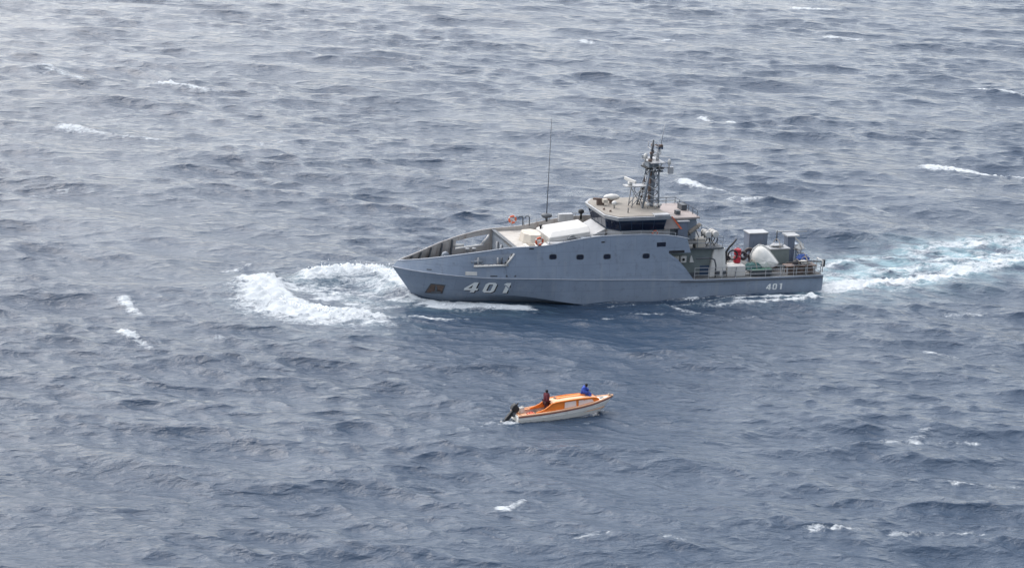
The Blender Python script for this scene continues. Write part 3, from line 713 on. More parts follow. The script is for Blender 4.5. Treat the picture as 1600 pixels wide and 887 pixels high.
MB().prism([(21.6, 2.2), (20.75, 2.2), (20.75, 3.1), (21.6, 3.1)], 4.87, lambda p: 5.55).build('side_box', 'light_grey', wb)
MB().prism([(21.6, -1.9), (20.2, -1.9), (20.2, 1.9), (21.6, 1.9)], 4.87, lambda p: 5.4 if p[0] > 21 else 6.05).build('sloped_face', 'light_grey', ship)
for x, y in ((26.5, .2), (26.3, .7)): MB().lathe([(.12, 0), (.12, .35), (.05, .4)], (x - 1.3, y - 2.0, 4.87), n=8).build('vent_cap', 'white', ship, True)
MB().lathe([(.09, 0), (.09, .5), (.16, .52), (.16, .62)], (25.15, -.9, 5.3), n=10).build('bollard_light', 'black', ship, True)
# far-side fittings: whip aerial with its dark base, lockers, small posts
fx, fy = 23.7, -3.66
wa = MB().lathe([(.1, 0), (.1, .3), (.42, .42), (.5, .55), (.42, .68), (.1, .75)], (fx, fy, 5.5), n=16).build('aerial_base', 'dark_grey', ship, True)
MB().tube([(fx, fy, 6.2), (fx - .03, fy, 9.0), (fx - .1, fy, 14.7)], .045, 6, .022).build('whip_aerial', 'dark_grey', wa, True)
MB().box(21.3, 22.7, -3.75, -3.2, 5.5, 6.2, .08).build('far_locker', 'light_grey', ship, bevel=.03)
MB().tube([(20.5, -3.6, 5.6), (20.5, -3.6, 6.15)], .1, 8).lathe([(.1, 0), (.26, .1), (.26, .34), (.1, .42)], (20.5, -3.6, 6.1), n=12).build('searchlight', 'black', ship, True)
for x in (25.9, 25.3):
    MB().tube([(x, -3.6, 5.2), (x, -3.6, 5.95), (x + .12, -3.6, 6.05), (x + .35, -3.6, 6.05), (x + .4, -3.6, 5.9)], .05, 6).build('gooseneck_vent', 'dark_grey', ship, True)

# --- guard rails (each a part with its stanchions)
def guardrail(path, h, nrail=2, spacing=1.4, m='light_grey', r=.025, name='guardrail', par=ship):
    P = [Vector(p) for p in path]
    mb = MB()
    for k in range(1, nrail + 1): mb.tube([p + Vector((0, 0, h * k / nrail)) for p in P], r, 6)
    ob = mb.build(name, m, par, True)
    for a, b_ in zip(P[:-1], P[1:]):
        n = max(1, int(round((b_ - a).length / spacing)))
        for i in range(n):
            p = a + (b_ - a) * i / n; MB().tube([p, p + Vector((0, 0, h))], r * 1.2, 6).build('stanchion', m, ob)
    p = P[-1]; MB().tube([p, p + Vector((0, 0, h))], r * 1.2, 6).build('stanchion', m, ob)
    return ob
for sgn in (1, -1):
    guardrail([(25.8, sgn * 3.6, 5.15), (23.4, sgn * 3.66, 5.45), (21, sgn * 3.7, 5.75), (17.6, sgn * 3.72, 5.8), (14.4, sgn * 3.72, 5.5)], .42, 1, 1.6)
    guardrail([(12.4, sgn * 3.78, 1.7), (8.5, sgn * 3.8, 1.62), (4.2, sgn * 3.74, 1.56), (0.25, sgn * 3.6, 1.5)], 1.0, 3, 1.5)
guardrail([(0.2, 3.55, 1.5), (0.2, -3.55, 1.5)], 1.0, 3, 1.4)

# --- wheelhouse
def ring(fx_, fy_, cx_, cy_, ax_): return [(fx_, -fy_), (cx_, -cy_), (ax_, -cy_), (ax_, cy_), (cx_, cy_), (fx_, fy_)]
wh = MB().prism(ring(20.0, 1.85, 19.1, 2.92, 14.6), 4.95, 6.05).build('wheelhouse', 'light_grey', ship)
bot, top = ring(20.1, 1.9, 19.2, 3.0, 15.2), ring(20.38, 2.3, 19.6, 3.5, 15.2)
MB().prism(bot, 6.05, 7.12, top).build('window_band', 'window_frame', wh)
def pane(i, u0, u1, v0=.1, v1=.86):
    n = 6; a, b_, c, d = [Vector((*p, z)) for p, z in ((bot[i], 6.05), (bot[(i + 1) % n], 6.05), (top[(i + 1) % n], 7.12), (top[i], 7.12))]
    def q(u, v): return (a * (1 - u) + b_ * u) * (1 - v) + (d * (1 - u) + c * u) * v
    P = [q(u0, v0), q(u1, v0), q(u1, v1), q(u0, v1)]; nrm = (P[1] - P[0]).cross(P[3] - P[0]).normalized()
    if nrm.dot(P[0] - Vector((17.5, 0, P[0].z))) < 0: nrm = -nrm
    MB().add([p + nrm * .025 for p in P] + [p - nrm * .01 for p in P], [(0, 1, 2, 3), (4, 7, 6, 5), (0, 4, 5, 1), (1, 5, 6, 2), (2, 6, 7, 3), (3, 7, 4, 0)]).build('window', 'glass', wh)
for i in (3, 1):                                # sides
    for u in range(4): pane(i, .02 + u * .245, .02 + u * .245 + .225)
for i in (4, 0):
    for u in range(2): pane(i, .03 + u * .48, .03 + u * .48 + .46)
for u in range(4): pane(5, .02 + u * .245, .02 + u * .245 + .225)
ro = ring(20.62, 2.45, 19.75, 3.75, 14.9)
roof = MB().prism(ring(20.5, 2.38, 19.68, 3.62, 14.95), 7.10, 7.42, ro).build('wheelhouse_roof', 'light_grey', wh)
MB().prism(ring(20.42, 2.3, 19.6, 3.52, 15.0), 7.42, 7.47).build('roof_deck', 'roof_tan', roof)
MB().prism([(16.4, 3.0), (15.0, 3.0), (15.0, 3.72), (16.4, 3.72)], 7.42, 7.56).build('roof_wing', 'light_grey', roof)
# aft of the wheelhouse: casing with a lower roof, the pinkish screen, uptake boxes
cs = MB().box(12.0, 14.6, -2.5, 2.5, 4.95, 6.85).build('casing', 'grey', ship)
MB().box(11.8, 14.95, -2.75, 2.75, 6.85, 7.0).build('casing_roof', 'pink_panel', cs)
MB().add([(15.15, 3.08, 7.2), (14.6, 3.08, 7.2), (13.75, 3.2, 6.15), (15.25, 3.2, 6.15), (15.15, 3.0, 7.2), (14.6, 3.0, 7.2), (13.75, 3.12, 6.15), (15.25, 3.12, 6.15)],
         [(0, 1, 2, 3), (4, 7, 6, 5), (0, 4, 5, 1), (1, 5, 6, 2), (2, 6, 7, 3), (3, 7, 4, 0)]).build('side_screen', 'pink_panel', cs)
MB().add([(14.62, 3.1, 7.22), (14.52, 3.1, 7.22), (13.6, 3.22, 6.12), (13.8, 3.22, 6.12), (14.62, 3.16, 7.22), (14.52, 3.16, 7.22), (13.6, 3.28, 6.12), (13.8, 3.28, 6.12)],
         [(0, 3, 2, 1), (4, 5, 6, 7), (0, 1, 5, 4), (1, 2, 6, 5), (2, 3, 7, 6), (3, 0, 4, 7)]).build('screen_edge', 'red_orange', cs)
MB().box(13.0, 13.9, 2.5, 3.1, 4.95, 6.7).build('uptake', 'locker_blue', cs)
MB().box(12.9, 14.0, 2.45, 3.2, 6.7, 6.78).build('uptake_lid', 'light_grey', cs)
guardrail([(14.6, -2.6, 7.0), (12.0, -2.6, 7.0), (12.0, 2.6, 7.0)], .55, 2, 1.0, 'dark_grey')
MB().box(12.0, 12.5, -.8, .2, 7.0, 7.5).build('roof_box', 'dark_grey', cs); MB().box(13.2, 13.6, 1.2, 1.7, 7.0, 7.35).build('roof_box', 'dark_grey', cs)
# after deckhouse with its upper platform
dh = MB().box(9.9, 14.5, -2.7, 2.7, 1.68, 4.15).build('after_deckhouse', 'grey_green', ship)
MB().box(9.5, 13.2, -3.1, 3.1, 4.15, 4.27).build('platform', 'dark_grey', dh)
MB().box(10.6, 11.5, 2.68, 2.74, 1.7, 2.6).build('door', 'window_frame', dh)
MB().box(11.7, 14.3, 2.68, 3.0, 1.7, 2.0).build('pipe_tray', 'dark_grey', dh)
for x, z in ((13.9, 3.3), (13.2, 3.3)):
    e = MB().box(x - .28, x + .28, 2.7, 3.0, z - .3, z + .3).build('fire_cabinet', 'white_worn', dh, bevel=.03)
    MB().lathe([(.12, 0), (.12, .04)], (x, 3.0, z), (0, 1, 0), 12).build('dial', 'black', e)
MB().prism([(12.6, 2.7), (12.2, 2.7), (12.2, 2.95), (12.6, 2.95)], 3.0, 3.55, [(12.45, 2.7), (12.35, 2.7), (12.35, 2.8), (12.45, 2.8)]).build('loudhailer', 'white', dh)
for k in range(4): MB().tube([(14.4 - k * .3, 3.3, 1.75), (14.3 - k * .3, 3.25, 2.6), (14.4 - k * .3, 3.2, 3.0 - k * .2)], .09, 6).build('hose', 'black', dh, True)
MB().tube([(12.2, 3.55, 3.45), (10.9, 3.55, 3.5), (10.5, 3.55, 3.3), (10.35, 3.55, 2.8), (10.35, 3.55, 1.7)], .07, 8).build('bent_rail', 'dark_grey', dh, True)
guardrail([(13.2, 3.05, 4.27), (9.6, 3.05, 4.27), (9.6, -3.05, 4.27)], .9, 2, 1.2, 'grey')

# --- lattice mast on the roof
def mast():
    b, t = 7.45, 10.9
    corners = [(16.4, .7), (16.4, -.7), (14.9, -.7), (14.9, .7)]; tops = [(15.75, .42), (15.75, -.42), (14.95, -.42), (14.95, .42)]
    m = MB()
    for (x, y), (x2, y2) in zip(corners, tops): m.tube([(x, y, b), (x2, y2, t)], .085, 6)
    mo = m.build('mast', 'grey', ship, True)
    def at(i, k): return Vector((*corners[i], b)).lerp(Vector((*tops[i], t)), k)
    L_ = 5
    for l in range(L_):
        for i in range(4):
            k0, k1 = l / L_, (l + 1) / L_
            MB().tube([at(i, k0), at((i + 1) % 4, k1)], .045, 5).build('brace', 'light_grey', mo, True)
            MB().tube([at(i, k1), at((i + 1) % 4, k1)], .045, 5).build('brace', 'grey', mo, True)
    MB().box(15.2, 15.5, -.15, .15, 7.47, 10.6).build('cable_trunk', 'grey', mo)
    MB().box(15.5, 15.62, -.2, .2, 7.9, 10.6).build('ladder', 'brown', mo)
    MB().box(14.6, 16.2, -.75, .75, 10.9, 11.0).build('platform', 'black', mo)
    MB().box(15.0, 15.9, -.5, .5, 11.0, 11.5).build('equipment_box', 'grey', mo)
    MB().box(14.7, 16.0, -1.3, 1.3, 11.5, 11.58).build('platform', 'light_grey', mo)
    for y in (1.25, -1.25): MB().tube([(15.2, y * .3, 10.4), (15.0, y, 11.5)], .04, 5).build('brace', 'light_grey', mo, True)
    MB().tube([(15.5, -.2, 11.5), (15.35, -.2, 13.3)], .13, 8, .09).build('topmast', 'dark_grey', mo, True)
    MB().tube([(15.1, .25, 11.5), (14.95, .25, 12.9)], .16, 8, .13).build('topmast', 'light_grey', mo, True)
    for z, w in ((11.9, 1.1), (12.4, 1.5), (12.85, .9)): MB().tube([(15.3, -w, z), (15.3, w, z)], .045, 6).build('yard', 'light_grey', mo, True)
    for y, z in ((1.5, 12.4), (-1.5, 12.4), (.9, 12.85)): MB().tube([(15.3, y, z), (15.3, y, z + .5)], .03, 6).build('stub_aerial', 'light_grey', mo, True)
    MB().box(14.7, 15.1, -.1, .5, 12.6, 13.0).build('camera_housing', 'window_frame', mo)
    MB().tube([(14.8, .2, 12.9), (14.55, .2, 14.7)], .04, 6, .025).build('whip_aerial', 'light_grey', mo, True)
    for x, y, z, r_ in ((16.2, .3, 11.75, .18), (14.2, .9, 11.3, .15)):
        MB().lathe([(.05, -.3), (.05, 0), (r_, .05), (r_, .3), (r_ * .7, .45), (.04, .5)], (x, y, z), n=12).build('dome', 'white', mo, True)
        MB().tube([(x, y, z - .25), (15.3, y * .5, z - .25)], .05, 6).build('yard', 'light_grey', mo, True)
    MB().box(13.8, 14.25, .75, 1.0, 10.5, 11.1).build('antenna_panel', 'light_grey', mo)
    rgm = random.Random(3)
    for k in range(14):
        z = rgm.uniform(9.6, 13.0); x = 15.35 + rgm.uniform(-.75, .75); y = rgm.choice((-1, 1)) * rgm.uniform(.35, 1.0); w_ = rgm.uniform(.05, .14); h_ = rgm.uniform(.1, .35)
        MB().box(x - w_, x + w_, y - w_, y + w_, z, z + h_, .1).tube([(x, y, z + .05), (15.35, y * .2, z + .05)], .035, 5).build('mast_fitting', rgm.choice(('light_grey', 'grey', 'dark_grey', 'brown')), mo)
    for k in range(5):
        z = 10.95 + k * .0; a = k * 1.3; MB().tube([(15.4 + .75 * math.cos(a), .7 * math.sin(a), 11.0), (15.4 + .8 * math.cos(a), .75 * math.sin(a), 11.55)], .03, 5).build('stanchion', 'light_grey', mo)
    for y in (-.45, .45): MB().tube([(16.25, y, 7.5), (16.0, y, 8.6), (15.9, y, 9.9)], .06, 6).build('cable_run', 'brown', mo, True)
    # forward frame with navigation radar
    fr = MB()
    for y in (-.4, .4): fr.tube([(17.3, y, 7.45), (17.1, y, 9.3)], .05, 6).tube([(16.2, y, 7.6), (17.15, y, 9.1)], .045, 6).tube([(17.3, y, 7.6), (16.0, y, 9.1)], .045, 6)
    fo = fr.build('radar_frame', 'light_grey', mo, True)
    MB().box(15.9, 17.9, -.5, .5, 9.3, 9.38).build('radar_shelf', 'light_grey', mo)
    MB().lathe([(.2, 0), (.2, .3)], (17.4, 0, 9.38), n=12).build('radar_pedestal', 'white', mo, True)
    rs = MB().add([(17.6, -1.0, 9.7), (17.45, -1.0, 9.7), (17.2, 1.0, 9.72), (17.35, 1.0, 9.72), (17.6, -1.0, 9.95), (17.45, -1.0, 9.95), (17.2, 1.0, 9.97), (17.35, 1.0, 9.97)],
        [(0, 3, 2, 1), (4, 5, 6, 7), (0, 1, 5, 4), (1, 2, 6, 5), (2, 3, 7, 6), (3, 0, 4, 7)]).build('radar_scanner', 'white', mo)
    for x, y in ((16.0, .9), (14.9, 1.0), (15.4, 1.2)): MB().lathe([(.05, 0), (.05, .2), (.16, .25), (.16, .42), (.05, .5)], (x, y, 7.47), n=10).build('lamp', 'white', mo, True)
    return mo
mast()
# roof gear
rg_ = MB().box(19.35, 20.0, -1.2, -.95, 7.47, 7.9).tube([(20.3, -1.25, 8.0), (18.9, -.85, 7.95)], .11, 8).build('roof_gun_mount', 'brown', ship)
MB().box(19.2, 19.6, -.9, -.5, 7.75, 8.05).build('sight', 'cream', rg_)
sdm = MB().tube([(18.45, -1.6, 7.47), (18.45, -1.6, 7.85)], .2, 8).build('dome_pedestal', 'brown', ship)
MB().blob((18.45, -1.6, 8.0), (.75, .42, .28), 3, .03).build('satellite_dome', 'white', sdm, True)
MB().lathe([(.08, 0), (.08, .25), (.22, .32), (.24, .5), (.14, .62)], (18.9, .35, 7.47), n=12).build('roof_lamp', 'white', ship, True)
MB().tube([(18.3, 2.2, 7.47), (18.3, 2.2, 7.9)], .05, 6).build('roof_post', 'dark_grey', ship, True)
for x, y in ((20.0, .8), (19.7, 1.6)): MB().lathe([(.1, 0), (.1, .15)], (x, y, 7.47), n=8).build('roof_fitting', 'brown', ship)

# --- after deck: fixed gear
cr = MB().prism([(9.05, 1.6), (10.6, 1.6), (10.75, 3.2), (9.1, 3.2)], 1.6, 4.15, [(9.2, 1.8), (10.3, 1.8), (10.35, 2.9), (9.25, 2.9)]).build('crane_housing', 'white_worn', ship, bevel=.12)
for x in (9.35, 9.95): MB().box(x - .16, x + .16, 3.15, 3.24, 1.75, 2.2).build('recess', 'dark_grey', cr)
MB().box(7.3, 9.0, 1.7, 3.1, 1.6, 2.5).build('low_housing', 'white_worn', cr)
MB().tube([(8.3, 3.2, 1.65), (8.2, 3.22, 2.5)], .04, 6).build('pipe', 'dark_grey', cr)
MB().tube([(8.85, 2.2, 2.4), (8.85, 2.2, 3.6), (8.6, 2.2, 4.0), (8.2, 2.2, 4.4), (7.9, 2.1, 4.7)], .12, 8, .07).build('davit', 'black', cr, True)
MB().torus((8.2, 2.2, 3.3), .42, .07, (0.1, 1, 0)).build('hose_coil', 'black', cr, True)
# stern gantry and racks
sg = MB().box(0.85, 1.55, -1.5, -.7, 1.5, 4.0).build('stern_gantry', 'locker_blue', ship)
MB().box(.5, 1.7, -1.7, -.5, 4.0, 4.12).build('gantry_cap', 'light_grey', sg)
MB().add([(.9, -1.4, 3.85), (.9, -1.2, 3.85), (-.35, -1.2, 2.85), (-.35, -1.4, 2.85), (.9, -1.4, 4.05), (.9, -1.2, 4.05), (-.35, -1.2, 3.05), (-.35, -1.4, 3.05)],
         [(0, 1, 2, 3), (4, 7, 6, 5), (0, 4, 5, 1), (1, 5, 6, 2), (2, 6, 7, 3), (3, 7, 4, 0)]).build('gantry_arm', 'white_worn', sg)
MB().tube([(2.4, -1.5, 4.3), (-.6, -1.4, 4.25)], .06, 6).build('gantry_boom', 'light_grey', sg, True)
MB().tube([(2.3, -1.5, 3.4), (2.3, -1.5, 4.4)], .06, 6).build('gantry_post', 'dark_grey', sg, True)
MB().box(-.05, .35, -2.6, -1.6, 1.5, 3.0).build('stern_panel', 'hull_grey', sg)
rk = MB().box(.5, 3.4, 2.3, 3.3, 2.25, 2.33).build('deck_rack', 'brown', ship)
for x in (.6, 1.5, 2.4, 3.3):
    for y in (2.35, 3.2): MB().box(x - .05, x + .05, y - .05, y + .05, 1.52, 2.25).build('leg', 'light_grey', rk)
for x0 in (.75, 1.7, 2.55): MB().box(x0, x0 + .6, 2.45, 3.15, 1.55, 2.15).build('crate_slot', 'brown', rk)
MB().tube([(3.6, 3.55, 2.75), (1.2, 3.55, 2.78), (.2, 3.5, 2.7)], .06, 6).build('boom', 'black', rk, True)
st_ = MB().tube([(-.25, 3.0, 1.6), (-.25, 3.0, 2.6)], .05, 6).tube([(-.25, 1.8, 1.6), (-.25, 1.8, 2.6)], .05, 6).tube([(-.25, 3.0, 2.6), (-.25, 1.8, 2.6)], .05, 6).build('stern_ladder', 'white', ship, True)
MB().lathe([(.16, -.3), (.16, .3)], (-.5, 2.6, 2.3), (0, 0, 1), 12).build('stern_lamp', 'black', st_, True)
for y in (3.0, 1.8): MB().tube([(-.25, y, 1.7), (.1, y, 1.55)], .05, 6).build('bracket', 'white', st_, True)

# ------------------------------------------------------------------ loose things on the ship
def P3(x, y, z): return SHIP @ Vector((x, y, z))
def put(ob, x, y, z, rz=0.0, rx=0.0, ry=0.0):
    ob.matrix_world = SHIP @ Matrix.Translation((x, y, z)) @ Matrix.Rotation(rz, 4, 'Z') @ Matrix.Rotation(ry, 4, 'Y') @ Matrix.Rotation(rx, 4, 'X'); return ob
def life_ring(x, y, z, label, r_=.38, tilt=0.0):
    e = put(empty('life_ring', Matrix()), x, y, z, rx=tilt)
    MB().torus((0, 0, r_), r_ * .78, r_ * .24, (0, 1, 0), 24, 10).build('ring', 'red_orange', e, True)
    for a in (.8, 2.4, 4.0, 5.5): MB().torus((0, 0, r_), r_ * .78, r_ * .26, (0, 1, 0), 4, 10, a, a + .35).build('band', 'white', e, True)
    MB().tube([(-.25, 0, r_ * 1.2), (.2, 0, r_ * .8)], .05, 6).build('cross_strap', 'white', e, True)
    MB().box(-.04, .04, -.14, -.09, -.3, r_ * 1.2).build('bracket', 'light_grey', e)
    return tag(e, label, 'life ring', 'life rings on the ship rails')
life_ring(26.86, -3.62, 5.42, 'orange life ring standing up on the far rail above the white foredeck')
life_ring(26.73, 3.60, 5.22, 'orange life ring on the near rail in front of the cream gun platform')
life_ring(16.1, 3.25, 5.5, 'faded orange life ring below the side windows of the wheelhouse', .3)
def canister(x, label):
    e = put(empty('liferaft_canister', Matrix()), x, 1.9, 4.75)
    MB().lathe([(.1, -.62), (.27, -.6), (.3, -.5), (.3, -.03), (.32, 0), (.3, .03), (.3, .5), (.27, .6), (.1, .62)], (0, 0, .55), (0, 1, 0), 18).build('shell', 'white', e, True, auto=R(40))
    for y in (-.3, .3):
        MB().torus((0, y, .55), .31, .02, (0, 1, 0), 18, 6).build('strap', 'black', e, True)
        MB().tube([(-.28, y, .4), (-.26, y, -.1), (0, y, -.48), (.26, y, -.1), (.28, y, .4)], .05, 6).build('cradle', 'black', e, True)
    return tag(e, label, 'liferaft', 'white liferaft canisters in a rack')
canister(10.75, 'white liferaft canister in a black cradle, the one nearer the wheelhouse')
canister(10.05, 'white liferaft canister in a black cradle, the one nearer the stern')
lk = put(empty('deck_locker', Matrix()), 11.65, 2.55, 4.27)
MB().box(-.45, .45, -.35, .35, 0, .72).build('body', 'cream', lk, bevel=.03); MB().box(-.48, .48, -.38, .38, .73, .8).build('lid', 'cream', lk)
tag(lk, 'cream box locker on the platform aft of the wheelhouse', 'locker')
rl = put(empty('rolled_net', Matrix()), 12.2, 2.4, 5.6, rz=.2, ry=.5)
MB().tube([(-.9, 0, .2), (-.3, .05, .26), (.3, -.03, .2), (.9, .02, .22)], [.16, .22, .2, .14], 10).build('roll', 'rope', rl, True)
for x in (-.5, .5): MB().torus((x, 0, .22), .22, .03, (1, 0, 0), 12, 6).build('lashing', 'dark_grey', rl, True)
MB().tube([(-.3, 0, .1), (-.3, 0, -.9)], .05, 6).tube([(.4, 0, .1), (.4, 0, -.7)], .05, 6).build('stand', 'dark_grey', rl, True)
tag(rl, 'rolled brown net lashed on a stand beside the liferaft canisters', 'net')
def drum(x, y, z, label):
    e = put(empty('fuel_drum', Matrix()), x, y, z); e.scale = (1.2, 1.2, 1.1)
    MB().lathe([(.2, 0), (.26, .04), (.27, .2), (.25, .22), (.27, .24), (.27, .44), (.25, .5), (.12, .52)], n=16).build('shell', 'red', e, True, auto=R(50))
    MB().tube([(-.12, 0, .5), (-.1, 0, .6), (.1, 0, .6), (.12, 0, .5)], .03, 6).build('handle', 'red', e, True)
    MB().lathe([(.05, .52), (.05, .58)], (0.17, 0, 0), n=8).build('cap', 'white', e)
    return tag(e, label, 'drum', 'red drums on the after deck')
drum(7.62, 1.9, 2.51, 'lower red drum of the stacked pair on the after deck'); drum(7.62, 1.9, 3.19, 'upper red drum of the stacked pair on the after deck')
def tyre(x, y, z, label, rx=0.4, r_=.42):
    e = put(empty('tyre_fender', Matrix()), x, y, z, rx=rx)
    MB().torus((0, 0, r_), r_ * .7, r_ * .32, (0, 1, 0), 22, 10).build('tyre', 'rubber', e, True); MB().torus((0, 0, r_), r_ * .98, .035, (0, 1, 0), 22, 6).build('rope_loop', 'rope', e, True)
    return tag(e, label, 'fender', 'black fenders on the after deck')
tyre(6.6, 1.0, 2.45, 'black tyre fender leaning beside the red drums'); tyre(5.9, .3, 2.5, 'black tyre fender between the white canvas cover and the tall grey locker', -.3, .5)
def bundle(name, x, y, z, rad, m, label, cat, seed, amp=.3, flat=.5):
    e = put(empty(name, Matrix()), x, y, z)
    MB().blob((0, 0, rad[2] * .8), rad, seed, amp, 22, 14, flat).build('cloth', m, e, True)
    MB().torus((0, 0, rad[2] * .8), max(rad[0], rad[1]) * .95, .03, (1, .1, 0), 20, 6).build('lashing', 'rope', e, True)
    return tag(e, label, cat)
bundle('net_heap', 6.4, 2.7, 1.75, (.75, .5, .5), 'green_net', 'dark green net heap at the deck edge beside the white canvas cover', 'net', 4)
bundle('canvas_bundle', 8.0, .4, 2.4, (.4, .35, .35), 'white', 'small white bundle behind the red drums', 'bundle', 9)
bundle('tarp_bundle', .35, .2, 1.75, (.6, .6, .42), 'blue_tarp', 'bright blue tarpaulin heap at the stern', 'tarpaulin', 12)
bundle('sack', .45, -.6, 2.6, (.45, .4, .36), 'white', 'white sack resting at the stern above the blue tarpaulin', 'sack', 14)
bundle('dark_bundle', 5.2, .6, 1.8, (.6, .6, .55), 'rubber', 'dark bundle on deck behind the white canvas cover', 'bundle', 21)
bundle('flat_bundle', 1.4, 2.7, 2.33, (.55, .35, .16), 'white_worn', 'low off white bundle lying on the brown stern rack', 'bundle', 23)
gb = put(empty('green_crate', Matrix()), 5.9, 3.15, 1.62)
MB().box(-1.0, .9, -.3, .3, 0, .5).build('body', 'dark_grey', gb, bevel=.03); MB().box(-1.0, .9, -.32, .32, .5, .58).build('lid', 'green_paint', gb)
tag(gb, 'long dark green crate at the deck edge under the white canvas cover', 'crate')
bundle('cable_heap', 8.3, 1.2, 2.5, (.35, .3, .25), 'rubber', 'black cable heap on the white housing behind the red drums', 'cable', 31)
bundle('grey_tarp', 3.0, .1, 3.32, (.6, .4, .16), 'light_grey', 'pale crumpled tarpaulin on top of the green grey box', 'tarpaulin', 33)
bundle('kit_bag', 2.3, 3.0, 2.33, (.4, .25, .2), 'dark_cloth', 'dark kit bag on the forward end of the brown stern rack', 'bag', 35)
bundle('deck_bag', 3.9, 1.3, 1.6, (.5, .45, .4), 'brown', 'brown bag on deck between the white canvas cover and the stern rack', 'bag', 37)
# canvas covered craft standing on its end in a cradle
cv = put(empty('canvas_cover', Matrix()), 5.15, 2.15, 1.6)
m = MB(); prof = [(1.02, 1.45), (1.28, .95), (1.22, .35), (.9, -.25), (.3, -.9), (-.45, -1.35), (-.75, -1.05)]
outl = [(1.15, 1.05), (1.2, 1.5), (.95, 2.0), (.55, 2.28), (.15, 2.22), (-.3, 1.85), (-.75, 1.35), (-1.15, .85), (-1.3, .7), (-1.1, .55), (-.7, .3), (-.2, .08), (.3, .05), (.75, .25), (1.0, .6)]
n = len(outl); cx, cz = .15, 1.1; lay = [(-.3, .8, 0.0), (0.0, 1.0, 0.0), (.3, .97, .0), (.58, .84, .12), (.78, .6, .2), (.88, .32, .15), (.9, .1, .1)]
vs = []; fs = []
for dy, sc_, _ in lay:
    for (x, z) in outl: vs.append((cx + (x - cx) * sc_, -.1 + dy + .05 * math.sin(9 * x + 7 * z) * (sc_ < .99), cz + (z - cz) * sc_))
for a in range(len(lay) - 1):
    for i in range(n): fs.append((a * n + i, a * n + (i + 1) % n, (a + 1) * n + (i + 1) % n, (a + 1) * n + i))
fs.append(tuple(range(n))); fs.append(tuple(range((len(lay) - 1) * n, len(lay) * n)))
bd = MB().add(vs, fs).build('canvas', 'canvas', cv, True); cv.scale = (1.12, 1.1, 1.1); ss = bd.modifiers.new('s', 'SUBSURF'); ss.levels = ss.render_levels = 2
MB().tube([(outl[i][0] * 1.0, .02, outl[i][1]) for i in list(range(n)) + [0]], .06, 6).build('hem', 'white', cv, True)
for i in range(4): MB().tube([(-.95 + i * .25, .22, .68 + i * .02), (-.4 + i * .2, .55, .5 + i * .1), (.2 + i * .15, .66, .45 + i * .16)], .04, 6).build('fold', 'canvas', cv, True)
tag(cv, 'white canvas covered craft tilted on the after deck', 'canvas cover')
def locker(name, x0, x1, y0, y1, z0, z1, m, lid, label):
    e = put(empty(name, Matrix()), (x0 + x1) / 2, (y0 + y1) / 2, z0); w, d, h = (x1 - x0) / 2, (y1 - y0) / 2, z1 - z0
    MB().box(-w, w, -d, d, 0, h).build('body', m, e, bevel=.03); MB().box(-w - .07, w + .07, -d - .07, d + .07, h + .002, h + .12).build('lid', lid, e, bevel=.03)
    MB().box(-w * .5, w * .5, d, d + .04, h * .25, h * .8).build('door', m, e)
    return tag(e, label, 'locker')
locker('tall_locker', 3.2, 5.0, -2.7, -1.5, 1.55, 4.15, 'locker_blue', 'light_grey', 'tall blue grey locker with pale lid on the far side of the after deck')
locker('deck_box', 2.0, 3.85, -.5, .7, 1.55, 3.2, 'grey_green', 'light_grey', 'green grey box with pale lid between white canvas cover and stern gantry')

